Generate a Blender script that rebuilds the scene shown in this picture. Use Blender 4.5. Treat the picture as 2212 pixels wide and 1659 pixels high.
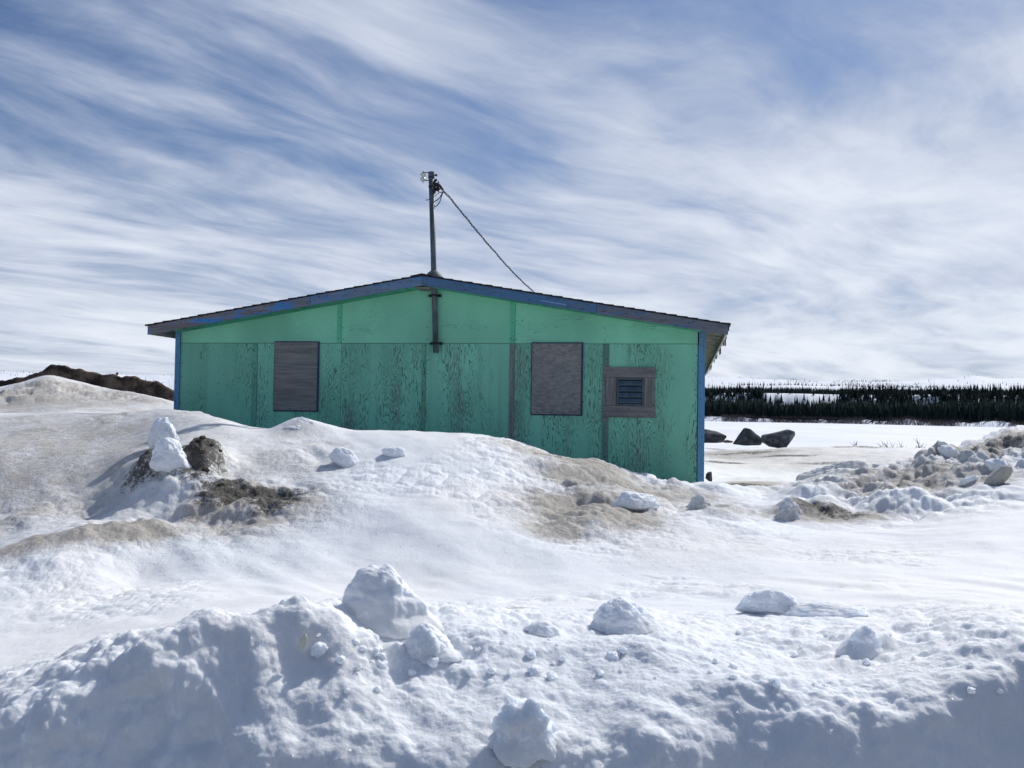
import bpy, bmesh, math, random
import numpy as np
from mathutils import Vector, Matrix, noise as mnoise
R = math.radians
random.seed(7)
rng = np.random.default_rng(11)
S = bpy.context.scene
for o in list(bpy.data.objects): bpy.data.objects.remove(o)

# ------------------------------------------------------------------ camera
EYE = 1.533
F, PITCH, ROLL = 2048.0, 1.643, 0.86          # focal length in units of a 2212 wide frame
cam = bpy.data.objects.new('camera', bpy.data.cameras.new('camera'))
S.collection.objects.link(cam)
_p, _r = R(PITCH), R(ROLL)
fw = np.array([0, math.cos(_p), math.sin(_p)]); up0 = np.array([0, -math.sin(_p), math.cos(_p)]); rt0 = np.array([1., 0, 0])
rt = rt0*math.cos(_r) + up0*math.sin(_r); up = -rt0*math.sin(_r) + up0*math.cos(_r)
M = Matrix(((rt[0], up[0], -fw[0], 0), (rt[1], up[1], -fw[1], 0), (rt[2], up[2], -fw[2], EYE), (0, 0, 0, 1)))
cam.matrix_world = M
cam.data.sensor_width = 36; cam.data.lens = 36*F/2212
cam.data.clip_start = 0.05; cam.data.clip_end = 20000
S.camera = cam

# ------------------------------------------------------------------ world, sun, exposure
SUN_AZ, SUN_EL = 39.0, 42.0                    # azimuth clockwise from the view direction (+Y)
S.view_settings.view_transform = 'Standard'; S.view_settings.look = 'None'
S.view_settings.exposure = 0.19; S.view_settings.gamma = 1.0
w = bpy.data.worlds.new('World'); S.world = w; w.use_nodes = True
nt = w.node_tree; nt.nodes.clear()
def N(nt, t, **k):
    n = nt.nodes.new(t)
    for a, b in k.items():
        if a.startswith('i_'):
            n.inputs[int(a[2:])].default_value = b
        else: setattr(n, a, b)
    return n
def math_(nt, op, a, b=None, clamp=False):
    n = nt.nodes.new('ShaderNodeMath'); n.operation = op; n.use_clamp = clamp
    for i, v in enumerate((a, b)):
        if v is None: continue
        if isinstance(v, (int, float)): n.inputs[i].default_value = v
        else: nt.links.new(v, n.inputs[i])
    return n.outputs[0]
def mapr(nt, v, a, b, c=0.0, d=1.0, smooth=True):
    n = nt.nodes.new('ShaderNodeMapRange'); n.interpolation_type = 'SMOOTHSTEP' if smooth else 'LINEAR'
    nt.links.new(v, n.inputs[0])
    for i, x in enumerate((a, b, c, d)): n.inputs[i+1].default_value = x
    return n.outputs[0]
def mixc(nt, f, a, b):
    n = nt.nodes.new('ShaderNodeMix'); n.data_type = 'RGBA'
    if isinstance(f, (int, float)): n.inputs[0].default_value = f
    else: nt.links.new(f, n.inputs[0])
    for i, v in ((6, a), (7, b)):
        if isinstance(v, (tuple, list)): n.inputs[i].default_value = (*v[:3], 1)
        else: nt.links.new(v, n.inputs[i])
    return n.outputs[2]
def noise(nt, vec, scale, detail=4, rough=.5, dist=0.0):
    n = nt.nodes.new('ShaderNodeTexNoise'); n.inputs['Scale'].default_value = scale
    n.inputs['Detail'].default_value = detail; n.inputs['Roughness'].default_value = rough; n.inputs['Distortion'].default_value = dist
    nt.links.new(vec, n.inputs['Vector']); return n
def mapping(nt, vec, loc=(0,0,0), rot=(0,0,0), sc=(1,1,1)):
    n = nt.nodes.new('ShaderNodeMapping'); nt.links.new(vec, n.inputs[0])
    n.inputs[1].default_value = loc; n.inputs[2].default_value = rot; n.inputs[3].default_value = sc
    return n.outputs[0]
L_ = nt.links.new
sky = N(nt, 'ShaderNodeTexSky', sky_type='NISHITA', sun_disc=False, sun_elevation=R(SUN_EL), sun_rotation=R(SUN_AZ),
        altitude=50, air_density=1.0, dust_density=0.6, ozone_density=2.0)
tc = N(nt, 'ShaderNodeTexCoord')
sep = N(nt, 'ShaderNodeSeparateXYZ'); L_(tc.outputs['Generated'], sep.inputs[0])
zz = math_(nt, 'MAXIMUM', sep.outputs[2], 0.0)
zden = math_(nt, 'ADD', zz, 0.09)
comb = N(nt, 'ShaderNodeCombineXYZ')
L_(math_(nt, 'DIVIDE', sep.outputs[0], zden), comb.inputs[0]); L_(math_(nt, 'DIVIDE', sep.outputs[1], zden), comb.inputs[1])
# cirrus sheet: streaks run along azimuth ~40 deg
STREAK = R(40)
pl = mapping(nt, comb.outputs[0], rot=(0, 0, STREAK))
warp = noise(nt, mapping(nt, pl, sc=(.55, .35, 1)), 1.0, 3, .5)
wv = N(nt, 'ShaderNodeVectorMath', operation='SCALE'); L_(warp.outputs['Color'], wv.inputs[0]); wv.inputs['Scale'].default_value = 1.6
pa = N(nt, 'ShaderNodeVectorMath', operation='ADD'); L_(pl, pa.inputs[0]); L_(wv.outputs[0], pa.inputs[1])
n1 = noise(nt, mapping(nt, pa.outputs[0], loc=(3.1, 1.7, 0), sc=(1.7, .48, 1)), 1.0, 7, .58)
n2 = noise(nt, mapping(nt, pa.outputs[0], loc=(7.3, 4.0, 2), sc=(4.6, 2.3, 1)), 1.0, 7, .58)
n3 = noise(nt, mapping(nt, comb.outputs[0], loc=(1.4, 2.2, 5), sc=(.9, .7, 1)), 1.0, 3, .5)
s = math_(nt, 'ADD', math_(nt, 'MULTIPLY', n1.outputs[0], .62), math_(nt, 'ADD', math_(nt, 'MULTIPLY', n2.outputs[0], .30), math_(nt, 'MULTIPLY', n3.outputs[0], .38)))
# denser towards the horizon, where the sheet is seen edge on
hz = mapr(nt, zz, 0.0, 0.36, .21, .0)
s = math_(nt, 'ADD', s, math_(nt, 'ADD', hz, math_(nt, 'MULTIPLY', sep.outputs[0], .07)))
cm = mapr(nt, s, .485, .80, 0.0, 1.0)
skyc = N(nt, 'ShaderNodeMix', data_type='RGBA', blend_type='MULTIPLY'); skyc.inputs[0].default_value = 1
L_(sky.outputs[0], skyc.inputs[6]); skyc.inputs[7].default_value = (.45, .57, .75, 1)
cloud = mixc(nt, mapr(nt, s, .6, 1.0), (4.6, 5.3, 6.9), (8.9, 9.4, 10.3))
cm = math_(nt, 'MULTIPLY', cm, mapr(nt, sep.outputs[1], -.45, .25, .38, 1.0))
full = mixc(nt, math_(nt, 'MULTIPLY', cm, .93), skyc.outputs[2], cloud)
bg = N(nt, 'ShaderNodeBackground'); L_(full, bg.inputs[0]); bg.inputs[1].default_value = .085
wo = N(nt, 'ShaderNodeOutputWorld'); L_(bg.outputs[0], wo.inputs[0])

sl = bpy.data.lights.new('sun', 'SUN'); sl.energy = 3.3; sl.angle = R(.6); sl.color = (1.0, .965, .91)
so = bpy.data.objects.new('sun', sl); S.collection.objects.link(so)
sd = Vector((math.sin(R(SUN_AZ))*math.cos(R(SUN_EL)), math.cos(R(SUN_AZ))*math.cos(R(SUN_EL)), math.sin(R(SUN_EL))))
so.rotation_euler = sd.to_track_quat('Z', 'Y').to_euler(); so.location = sd*40

# ------------------------------------------------------------------ helpers
def tag(o, label=None, cat=None, group=None, kind=None):
    if label: o['label'] = label
    if cat: o['category'] = cat
    if group: o['group'] = group
    if kind: o['kind'] = kind
    return o
def empty(name, loc, label, cat, rz=0, group=None):
    o = bpy.data.objects.new(name, None); S.collection.objects.link(o); o.location = loc; o.rotation_euler = (0, 0, rz)
    o.empty_display_size = .2
    return tag(o, label, cat, group)
def link(name, me, mats, parent=None, smooth=False, loc=None):
    o = bpy.data.objects.new(name, me); S.collection.objects.link(o)
    for m in (mats if isinstance(mats, (list, tuple)) else [mats]): me.materials.append(m)
    if parent: o.parent = parent
    if loc is not None: o.location = loc
    if smooth: me.polygons.foreach_set('use_smooth', [True]*len(me.polygons))
    return o
def obj(name, bm, mats, parent=None, smooth=False, bevel=0.0, loc=None):
    bmesh.ops.recalc_face_normals(bm, faces=bm.faces)
    if bevel:
        es = [e for e in bm.edges if len(e.link_faces) == 2 and e.calc_face_angle(0) > .6 and e.link_faces[0].material_index == 0 and e.calc_length() > bevel*3]
        bmesh.ops.bevel(bm, geom=es, offset=bevel, segments=1, affect='EDGES')
    me = bpy.data.meshes.new(name); bm.to_mesh(me); bm.free()
    return link(name, me, mats, parent, smooth, loc)
def box(bm, x0, x1, y0, y1, z0, z1, mi=0, jit=0):
    vs = [bm.verts.new((x+random.uniform(-jit, jit), y, z+random.uniform(-jit, jit))) for x in (x0, x1) for y in (y0, y1) for z in (z0, z1)]
    for f in ((0,1,3,2),(4,6,7,5),(0,4,5,1),(2,3,7,6),(0,2,6,4),(1,5,7,3)):
        fc = bm.faces.new([vs[i] for i in f]); fc.material_index = mi
    return vs
def prism(bm, poly, y0, y1, mi=0):             # poly: (x, z) outline, extruded along y
    a = [bm.verts.new((x, y0, z)) for x, z in poly]; b = [bm.verts.new((x, y1, z)) for x, z in poly]
    bm.faces.new(a).material_index = mi; bm.faces.new(b[::-1]).material_index = mi
    n = len(poly)
    for i in range(n): bm.faces.new((a[i], b[i], b[(i+1) % n], a[(i+1) % n])).material_index = mi
def tube(bm, pts, rad, n=10, mi=0, cap=True):
    pts = [Vector(p) for p in pts]; rings = []
    prev = None
    for i, p in enumerate(pts):
        t = (pts[min(i+1, len(pts)-1)] - pts[max(i-1, 0)]).normalized()
        a = t.orthogonal().normalized() if prev is None else (prev - t*prev.dot(t)).normalized()
        prev = a; b = t.cross(a); r = rad[i] if isinstance(rad, (list, tuple)) else rad
        rings.append([bm.verts.new(p + (a*math.cos(2*math.pi*k/n) + b*math.sin(2*math.pi*k/n))*r) for k in range(n)])
    for i in range(len(rings)-1):
        for k in range(n): bm.faces.new((rings[i][k], rings[i][(k+1) % n], rings[i+1][(k+1) % n], rings[i+1][k])).material_index = mi
    if cap:
        bm.faces.new(rings[0][::-1]).material_index = mi; bm.faces.new(rings[-1]).material_index = mi
def lathe(bm, prof, c=(0,0,0), axis='Z', n=24, mi=0):
    rings = []
    for r, h in prof:
        ring = []
        for k in range(n):
            a = 2*math.pi*k/n
            v = Vector((r*math.cos(a), r*math.sin(a), h)) if axis == 'Z' else Vector((h, r*math.cos(a), r*math.sin(a)))
            ring.append(bm.verts.new(v + Vector(c)))
        rings.append(ring)
    for i in range(len(rings)-1):
        for k in range(n): bm.faces.new((rings[i][k], rings[i][(k+1) % n], rings[i+1][(k+1) % n], rings[i+1][k])).material_index = mi
    bm.faces.new(rings[0][::-1]).material_index = mi; bm.faces.new(rings[-1]).material_index = mi
def U(px, py, d):                               # survey: a sight line of the photograph at a chosen distance -> a place in the world
    v = fw + rt*(px-1106)/F - up*(py-829.5)/F
    return np.array([0, 0, EYE]) + v*(d/v[1])

# numpy value noise
def _h(ix, iy, iz, seed):
    h = (ix*374761393 + iy*668265263 + iz*2147483647 + seed*974634777) & 0xffffffff
    h = ((h ^ (h >> 13))*1274126177) & 0xffffffff
    return ((h ^ (h >> 16)) & 0xffff)/65535.0*2-1
def vn(x, y, z, seed=0):
    x = np.asarray(x, float); y = np.asarray(y, float); z = np.broadcast_to(np.asarray(z, float), x.shape)
    ix, iy, iz = np.floor(x).astype(np.int64), np.floor(y).astype(np.int64), np.floor(z).astype(np.int64)
    fx, fy, fz = x-ix, y-iy, z-iz
    q = lambda t: t*t*t*(t*(t*6-15)+10)
    u, v, ww = q(fx), q(fy), q(fz)
    def lay(k):
        a = _h(ix, iy, iz+k, seed); b = _h(ix+1, iy, iz+k, seed); c = _h(ix, iy+1, iz+k, seed); d = _h(ix+1, iy+1, iz+k, seed)
        return (a+(b-a)*u) + ((c+(d-c)*u)-(a+(b-a)*u))*v
    l0 = lay(0)
    if not np.any(fz): return l0
    return l0 + (lay(1)-l0)*ww
def fbm(x, y, z=0.0, octv=4, seed=0, gain=.5, kind=0):
    s = 0; a = 1; t = 0
    for i in range(octv):
        c, sn = math.cos(.6*i+.3), math.sin(.6*i+.3)
        n = vn((x*c-y*sn)*2**i+17.3*i, (x*sn+y*c)*2**i-9.1*i, np.asarray(z)*2**i, seed+i)
        if kind == 1: n = np.abs(n)*2-.55          # billowy, rounded lumps with creases
        s = s+a*n; t += a; a *= gain
    return s/t
def sst(x, a, b):
    t = np.clip((x-a)/(b-a), 0, 1); return t*t*(3-2*t)

# ------------------------------------------------------------------ materials
def mat(name):
    m = bpy.data.materials.new(name); m.use_nodes = True
    return m, m.node_tree, m.node_tree.nodes['Principled BSDF']
def bump(nt, bsdf, h, strength, dist, prev=None):
    b = N(nt, 'ShaderNodeBump'); b.inputs['Strength'].default_value = strength; b.inputs['Distance'].default_value = dist
    nt.links.new(h, b.inputs['Height'])
    if prev: nt.links.new(prev, b.inputs['Normal'])
    nt.links.new(b.outputs[0], bsdf.inputs['Normal']); return b.outputs[0]

def make_snow(name, dirt_amt=0.0, use_attr=True):
    m, nt, b = mat(name)
    tc = N(nt, 'ShaderNodeTexCoord'); P = tc.outputs['Object']
    nA = noise(nt, P, 2.2, 6, .6); nB = noise(nt, P, 14, 5, .65); nC = noise(nt, P, 48, 5, .75); nW = noise(nt, P, .6, 4, .5)
    clean = mixc(nt, mapr(nt, nW.outputs[0], .35, .7), (.80, .83, .87), (.86, .865, .87))
    beige = mixc(nt, nB.outputs[0], (.32, .285, .235), (.55, .51, .45))
    dark = mixc(nt, mapr(nt, nC.outputs[0], .35, .65), (.016, .015, .013), (.15, .14, .12))
    if use_attr:
        at = N(nt, 'ShaderNodeAttribute', attribute_name='dirt'); sp = N(nt, 'ShaderNodeSeparateColor'); nt.links.new(at.outputs['Color'], sp.inputs[0])
        d = sp.outputs[0]; g = sp.outputs[1]
    else:
        v = N(nt, 'ShaderNodeValue'); v.outputs[0].default_value = dirt_amt; d = v.outputs[0]
        v2 = N(nt, 'ShaderNodeValue'); v2.outputs[0].default_value = 0.0; g = v2.outputs[0]
    var = math_(nt, 'ADD', math_(nt, 'MULTIPLY', math_(nt, 'SUBTRACT', nA.outputs[0], .5), .9), math_(nt, 'MULTIPLY', math_(nt, 'SUBTRACT', nB.outputs[0], .5), 1.3))
    df = mapr(nt, math_(nt, 'ADD', d, math_(nt, 'MULTIPLY', var, math_(nt, 'MINIMUM', math_(nt, 'MULTIPLY', d, 2.0), 1.0))), .06, .72, 0, 1, False)
    gv = math_(nt, 'ADD', math_(nt, 'MULTIPLY', math_(nt, 'SUBTRACT', nB.outputs[0], .5), 1.9), math_(nt, 'MULTIPLY', math_(nt, 'SUBTRACT', nC.outputs[0], .5), 2.8))
    gf = mapr(nt, math_(nt, 'ADD', g, math_(nt, 'MULTIPLY', gv, math_(nt, 'MINIMUM', math_(nt, 'MULTIPLY', g, 2.0), 1.0))), .3, .8)
    # scattered specks of grit
    vo = N(nt, 'ShaderNodeTexVoronoi', feature='F1'); vo.inputs['Scale'].default_value = 38; nt.links.new(P, vo.inputs['Vector'])
    vsep = N(nt, 'ShaderNodeSeparateColor'); nt.links.new(vo.outputs['Color'], vsep.inputs[0])
    sp1 = math_(nt, 'MULTIPLY', math_(nt, 'LESS_THAN', vo.outputs['Distance'], .22), math_(nt, 'LESS_THAN', vsep.outputs[0], math_(nt, 'MULTIPLY', d, .30)))
    gf = math_(nt, 'MAXIMUM', gf, math_(nt, 'MULTIPLY', sp1, .65))
    col = mixc(nt, math_(nt, 'MULTIPLY', df, .92), clean, beige); col = mixc(nt, gf, col, dark)
    nt.links.new(col, b.inputs['Base Color'])
    b.inputs['Roughness'].default_value = .72; b.inputs['Specular IOR Level'].default_value = .35
    b.subsurface_method = 'BURLEY'; b.inputs['Subsurface Weight'].default_value = .8; b.inputs['Subsurface Radius'].default_value = (1.0, 1.15, 1.3); b.inputs['Subsurface Scale'].default_value = .028
    g1 = noise(nt, P, 45, 4, .65); g2 = noise(nt, P, 260, 3, .7)
    n_ = bump(nt, b, g1.outputs[0], .38, .014)
    n_ = bump(nt, b, g2.outputs[0], .6, .005, n_)
    n_ = bump(nt, b, nB.outputs[0], .22, .03, n_)
    n_ = bump(nt, b, math_(nt, 'MULTIPLY', nC.outputs[0], math_(nt, 'MAXIMUM', df, gf)), .8, .03, n_)
    # ice crystals: tiny facets, each with its own tilt, that glint where they catch the sun
    cv = N(nt, 'ShaderNodeTexVoronoi', feature='F1'); cv.inputs['Scale'].default_value = 210; nt.links.new(P, cv.inputs['Vector'])
    sub = N(nt, 'ShaderNodeVectorMath', operation='SUBTRACT'); nt.links.new(cv.outputs['Color'], sub.inputs[0]); sub.inputs[1].default_value = (.5, .5, .5)
    sc = N(nt, 'ShaderNodeVectorMath', operation='SCALE'); nt.links.new(sub.outputs[0], sc.inputs[0]); sc.inputs['Scale'].default_value = 2.4
    geo = N(nt, 'ShaderNodeNewGeometry'); ad = N(nt, 'ShaderNodeVectorMath', operation='ADD'); nt.links.new(geo.outputs['Normal'], ad.inputs[0]); nt.links.new(sc.outputs[0], ad.inputs[1])
    no = N(nt, 'ShaderNodeVectorMath', operation='NORMALIZE'); nt.links.new(ad.outputs[0], no.inputs[0])
    gl = N(nt, 'ShaderNodeBsdfGlossy'); gl.inputs['Roughness'].default_value = .2; nt.links.new(no.outputs[0], gl.inputs['Normal'])
    mx = N(nt, 'ShaderNodeMixShader'); mx.inputs[0].default_value = .02
    nt.links.new(math_(nt, 'MULTIPLY', math_(nt, 'LESS_THAN', cv.outputs['Distance'], .45), .011), mx.inputs[0])
    nt.links.new(b.outputs[0], mx.inputs[1]); nt.links.new(gl.outputs[0], mx.inputs[2])
    nt.links.new(mx.outputs[0], nt.nodes['Material Output'].inputs[0])
    return m
SNOW = make_snow('snow'); SNOWC = make_snow('clump_snow', .0, False); SNOWD = make_snow('dirty_clump_snow', .38, False); SNOWDD = make_snow('very_dirty_snow', .75, False)

def plain_snow(name, c=(.84, .86, .89)):
    m, nt, b = mat(name); tc = N(nt, 'ShaderNodeTexCoord')
    n = noise(nt, mapping(nt, tc.outputs['Object'], sc=(1, .35, 1)), .05, 6, .6)
    nt.links.new(mixc(nt, mapr(nt, n.outputs[0], .35, .65), (c[0]*.9, c[1]*.92, c[2]*.96), c), b.inputs['Base Color'])
    b.inputs['Roughness'].default_value = .8; b.inputs['Specular IOR Level'].default_value = .1
    return m
LAKE = plain_snow('lake_snow'); HILL = plain_snow('hill_snow', (.80, .83, .88))

def simple(name, c1, c2, scale, rough=.8, bmp=.3, dist=.01, sc=(1,1,1), detail=6, lo=.35, hi=.65, spec=.3, metal=0):
    m, nt, b = mat(name); tc = N(nt, 'ShaderNodeTexCoord')
    n = noise(nt, mapping(nt, tc.outputs['Object'], sc=sc), scale, detail, .65)
    nt.links.new(mixc(nt, mapr(nt, n.outputs[0], lo, hi), c1, c2), b.inputs['Base Color'])
    b.inputs['Roughness'].default_value = rough; b.inputs['Specular IOR Level'].default_value = spec; b.inputs['Metallic'].default_value = metal
    if bmp: bump(nt, b, n.outputs[0], bmp, dist)
    return m

def painted_ply(name, paint, wood, wear, seed, vert=True, streak=0.0, crack=1.0):
    """Painted plywood: grain contours where the paint has split, and patches worn to grey wood."""
    m, nt, b = mat(name); tc = N(nt, 'ShaderNodeTexCoord')
    P = mapping(nt, tc.outputs['Object'], loc=(seed*3.7, 0, seed*1.9), sc=(1, 1, 1) if vert else (1, 1, 1))
    gs = (5.2, 1, .95) if vert else (.95, 1, 5.2)
    G = mapping(nt, P, sc=gs)
    base = noise(nt, G, 1.0, 3, .45, .35)
    rings = math_(nt, 'FRACT', math_(nt, 'MULTIPLY', base.outputs[0], 27.0))
    tri = math_(nt, 'ABSOLUTE', math_(nt, 'SUBTRACT', rings, .5))
    fs = (70, 1, 13) if vert else (13, 1, 70)
    fine = noise(nt, mapping(nt, P, sc=fs), 1.0, 3, .6)
    patch = noise(nt, mapping(nt, P, sc=(1.9, 1, .8) if vert else (.8, 1, 2.0)), 1.0, 4, .6)
    bands = noise(nt, mapping(nt, P, sc=(3.2, 1, .12) if vert else (.12, 1, 3.2)), 1.0, 3, .5)
    wearf = math_(nt, 'ADD', math_(nt, 'ADD', math_(nt, 'MULTIPLY', math_(nt, 'SUBTRACT', patch.outputs[0], .17), 1.5), math_(nt, 'MULTIPLY', bands.outputs[0], .9)), wear-1.0)
    th = mapr(nt, wearf, -.15, .55, .03, .40, False)
    line = mapr(nt, math_(nt, 'SUBTRACT', tri, th), -.06, .03, 1.0, 0.0)
    flk = mapr(nt, fine.outputs[0], .36, .56)
    cr = math_(nt, 'MULTIPLY', math_(nt, 'MULTIPLY', line, flk), mapr(nt, wearf, -.20, .10, .0, crack))
    grey = math_(nt, 'MULTIPLY', mapr(nt, math_(nt, 'ADD', wearf, math_(nt, 'MULTIPLY', math_(nt, 'SUBTRACT', fine.outputs[0], .5), .5)), .10, .50), .75)
    tone = noise(nt, mapping(nt, P, sc=(.9, 1, .5)), 1.0, 3, .5)
    pc = mixc(nt, mapr(nt, tone.outputs[0], .3, .7), tuple(x*.78 for x in paint), tuple(x*1.10 for x in paint))
    pc = mixc(nt, math_(nt, 'MULTIPLY', mapr(nt, fine.outputs[0], .3, .75), .22), pc, tuple(x*.62 for x in paint))
    if streak:
        st = noise(nt, mapping(nt, P, sc=(7, 1, .25)), 1.0, 3, .5)
        pc = mixc(nt, math_(nt, 'MULTIPLY', mapr(nt, st.outputs[0], .5, .72), streak), pc, (.13, .19, .17))
    col = mixc(nt, grey, pc, wood)
    dk = tuple(x*.22+.004 for x in paint)
    col = mixc(nt, math_(nt, 'MULTIPLY', cr, .80), col, dk)
    nt.links.new(col, b.inputs['Base Color']); b.inputs['Roughness'].default_value = .75; b.inputs['Specular IOR Level'].default_value = .25
    h = math_(nt, 'SUBTRACT', math_(nt, 'MULTIPLY', fine.outputs[0], .3), cr)
    bump(nt, b, h, .5, .003)
    return m
GREEN = (.245, .62, .44); WOODG = (.25, .30, .28)

def board_mat(name, c1, c2, blue=None, bl=(.4, .6), horiz=True, seed=0):
    m, nt, b = mat(name); tc = N(nt, 'ShaderNodeTexCoord'); P = mapping(nt, tc.outputs['Object'], loc=(seed, seed*.3, seed*2.1))
    n = noise(nt, mapping(nt, P, sc=(2, 2, 34) if horiz else (34, 2, 2)), 1.0, 5, .6)
    p = noise(nt, mapping(nt, P, sc=(1.6, 1, 6) if horiz else (8, 1, 1.6)), 1.0, 5, .65)
    q = noise(nt, mapping(nt, P, sc=(9, 2, 60) if horiz else (60, 2, 9)), 1.0, 3, .6)
    col = mixc(nt, mapr(nt, n.outputs[0], .3, .7), c1, c2)
    col = mixc(nt, mapr(nt, p.outputs[0], .58, .75, 0, .6), col, tuple(x*.45 for x in c1))
    if blue:
        f = mapr(nt, math_(nt, 'ADD', p.outputs[0], math_(nt, 'MULTIPLY', math_(nt, 'SUBTRACT', n.outputs[0], .5), .35)), bl[0], bl[1])
        col = mixc(nt, f, col, mixc(nt, n.outputs[0], tuple(x*.75 for x in blue), blue))
        col = mixc(nt, mapr(nt, q.outputs[0], .62, .68, 0, .7), col, tuple(x*.25 for x in blue))
    nt.links.new(col, b.inputs['Base Color']); b.inputs['Roughness'].default_value = .85; b.inputs['Specular IOR Level'].default_value = .2
    bump(nt, b, n.outputs[0], .4, .003)
    return m
NAIL = simple('rusty_nail', (.012, .011, .012), (.03, .022, .02), 30, .8, 0)
DARK = simple('dark_gap', (.01, .012, .012), (.02, .02, .02), 5, .9, 0)

# ------------------------------------------------------------------ ground: one snow sheet shaped from surveyed heights
CP = []                                          # (x, y, z)
def cp(*t):
    for px, py, d in t: CP.append(U(px, py, d))
# crest line of the near ploughed bank; beyond it the top runs back, in front of it the cut face drops steeply
CREST = [(-500,1640,3.0),(-250,1600,3.0),(0,1508,3.0),(80,1456,3.0),(160,1416,3.02),(230,1392,3.05),(300,1370,3.08),(380,1342,3.10),(450,1350,3.12),
                   (520,1500,2.98),(560,1505,2.96),(650,1512,2.96),(750,1530,2.95),(860,1560,2.94),(980,1575,2.93),(1100,1585,2.92),(1220,1585,2.92),(1320,1560,2.95),(1420,1500,3.02),(1520,1478,3.06),(1620,1470,3.08),(1720,1480,3.06),(1830,1482,3.06),
                   (1930,1462,3.08),(2010,1440,3.1),(2090,1405,3.14),(2170,1378,3.18),(2260,1372,3.2),(2600,1380,3.2),(2900,1380,3.2)]
CR = np.array([U(*c) for c in CREST]); CRA = np.arctan2(CR[:, 0], CR[:, 1]); CRR = np.hypot(CR[:, 0], CR[:, 1])
for c, q in zip(CREST, CR):
    CP.append(q); CP.append(np.array([q[0]*.87, q[1]*.87, q[2]-.02]))
def cut_face(x, y, z):
    a = np.arctan2(x, y); r = np.hypot(x, y)
    rc = np.interp(a, CRA, CRR); zc = np.interp(a, CRA, CR[:, 2])
    k = .16
    z0 = zc - 1.4*(rc-r)
    rc = rc + .075*fbm(a*7, z0*2.6, 0, 3, 201, .5) + .02*fbm(a*24, z0*8, 0, 3, 203, .5)
    zf = zc + .075 - 1.45*(rc-r) - .9*np.maximum(rc-r-.10, 0)
    zf = np.maximum(zf, .02)
    d_ = z-zf; zz_ = .5*(z+zf-np.sqrt(d_*d_+k*k))
    return np.where(np.abs(a) < R(60), zz_, z)
cp((0,1450,4.2),(-300,1450,4.3),(150,1395,4.6),(300,1335,5.2),(300,1290,5.9),(420,1290,5.7),
   (450,1400,3.1),(550,1410,3.08),(650,1410,3.08),(740,1410,3.12),(500,1400,3.5),(620,1380,3.6),(850,1332,3.6),(850,1440,3.22),
   (1000,1345,3.65),(1000,1450,3.22),(1150,1352,3.65),(1150,1450,3.2),(1320,1348,3.7),(1320,1440,3.25),(1500,1385,3.6),(1650,1400,3.7),(1850,1410,3.7),(2000,1395,3.6),(2140,1340,3.8),(2212,1330,3.9),(2600,1330,3.8))
cp((600,1300,5.3),(750,1305,5.2),(900,1305,5.2),(1100,1315,5.0),(1300,1315,4.9),(1500,1320,4.7),(1700,1320,4.6),(1900,1330,4.5),(2212,1290,4.9),(2600,1290,4.9),
   (-300,1290,6.0),(0,1285,6.1),(300,1240,6.8),(560,1215,7.0),(740,1210,7.0),(900,1235,6.6),(1100,1245,6.4),(1300,1245,6.3),(1500,1240,6.3),(1750,1220,6.5),(2000,1200,6.5),(2212,1180,6.6),(2600,1180,6.6),
   (-300,1180,7.4),(0,1195,7.1),(60,1186,7.05),(180,1186,6.95),(180,1140,7.35),(300,1178,7.1),(300,1142,7.5),(400,1150,7.5),(100,1118,8.1),
   (-300,1100,8.6),(0,1098,8.7),(200,1090,8.7),(350,1075,8.5),(450,1105,8.0),(500,1130,7.8),(560,1105,8.0),(640,1090,8.2),(740,1085,8.2),(900,1105,7.9),(1100,1125,7.7),(1200,1130,7.7),(1300,1125,7.9),(1500,1120,8.2),(1700,1135,8.2),(1900,1140,8.0),(2100,1105,8.0),(2212,1090,8.0),(2600,1090,8.0),
   (-300,1000,9.4),(0,1000,9.4),(0,940,10.6),(150,985,9.6),(150,940,10.5),(260,1000,9.2),(290,945,10.2),(330,1035,8.8),(400,1015,8.9),(480,1010,9.0),(560,1015,9.0),(640,1020,9.0),(740,1000,9.3),(900,1000,9.2),(1050,1000,9.3),(1200,1045,9.2),(1350,1075,9.2),(1500,1075,9.6))
cp((-400,892,12.4),(0,892,12.2),(150,893,11.9),(300,891,11.6),(360,886,11.6),(400,886,11.5),(-300,905,14.5),(0,905,14.5),(200,905,14.3),(320,900,14),(440,893,11.3),(490,906,10.9),(550,924,10.7),(650,924,10.7),(740,928,10.7),(820,930,10.7),(900,932,10.7),(1000,938,10.7),(1060,946,10.6),(1120,960,10.5),(1200,985,10.5),(1250,995,10.5),(1300,1000,10.5),(1345,1020,10.6),(1390,1036,10.9),(1450,1041,11.1),(1520,1042,11.2),(1560,1048,11.2),(1650,1061,10.9),(1740,1053,10.7),
   (1740,1100,9.0),(1820,1030,11.2),(1900,1010,11.2),(1950,1075,9.3),(2050,985,11.2),(2050,1050,9.4),(2130,952,11.4),(2212,932,11.5),(2160,1030,9.4),(2212,1020,9.4),(2350,905,11.5),(2600,895,11.5),(2600,1020,9.4))
cp((430,930,12.9),(550,955,12.7),(740,965,12.6),(900,970,12.4),(1100,995,12.2),(1300,1030,12.0),(1450,1050,12.1),
   (1560,1068,12.6),(1600,1042,15.2),(1700,1042,15.2),(1600,1003,22),(1750,1004,22),(1560,973,32),(1750,978,34),(1900,983,33),(2100,988,31),(2300,992,30),(2600,995,30),
   (1830,1045,14.5),(1950,1030,16),(2212,1025,17),(2600,1025,17),(400,960,20),(700,970,24),(1100,972,26),(1400,972,28),(700,980,17),(1100,990,17),(1400,1010,17))
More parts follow.
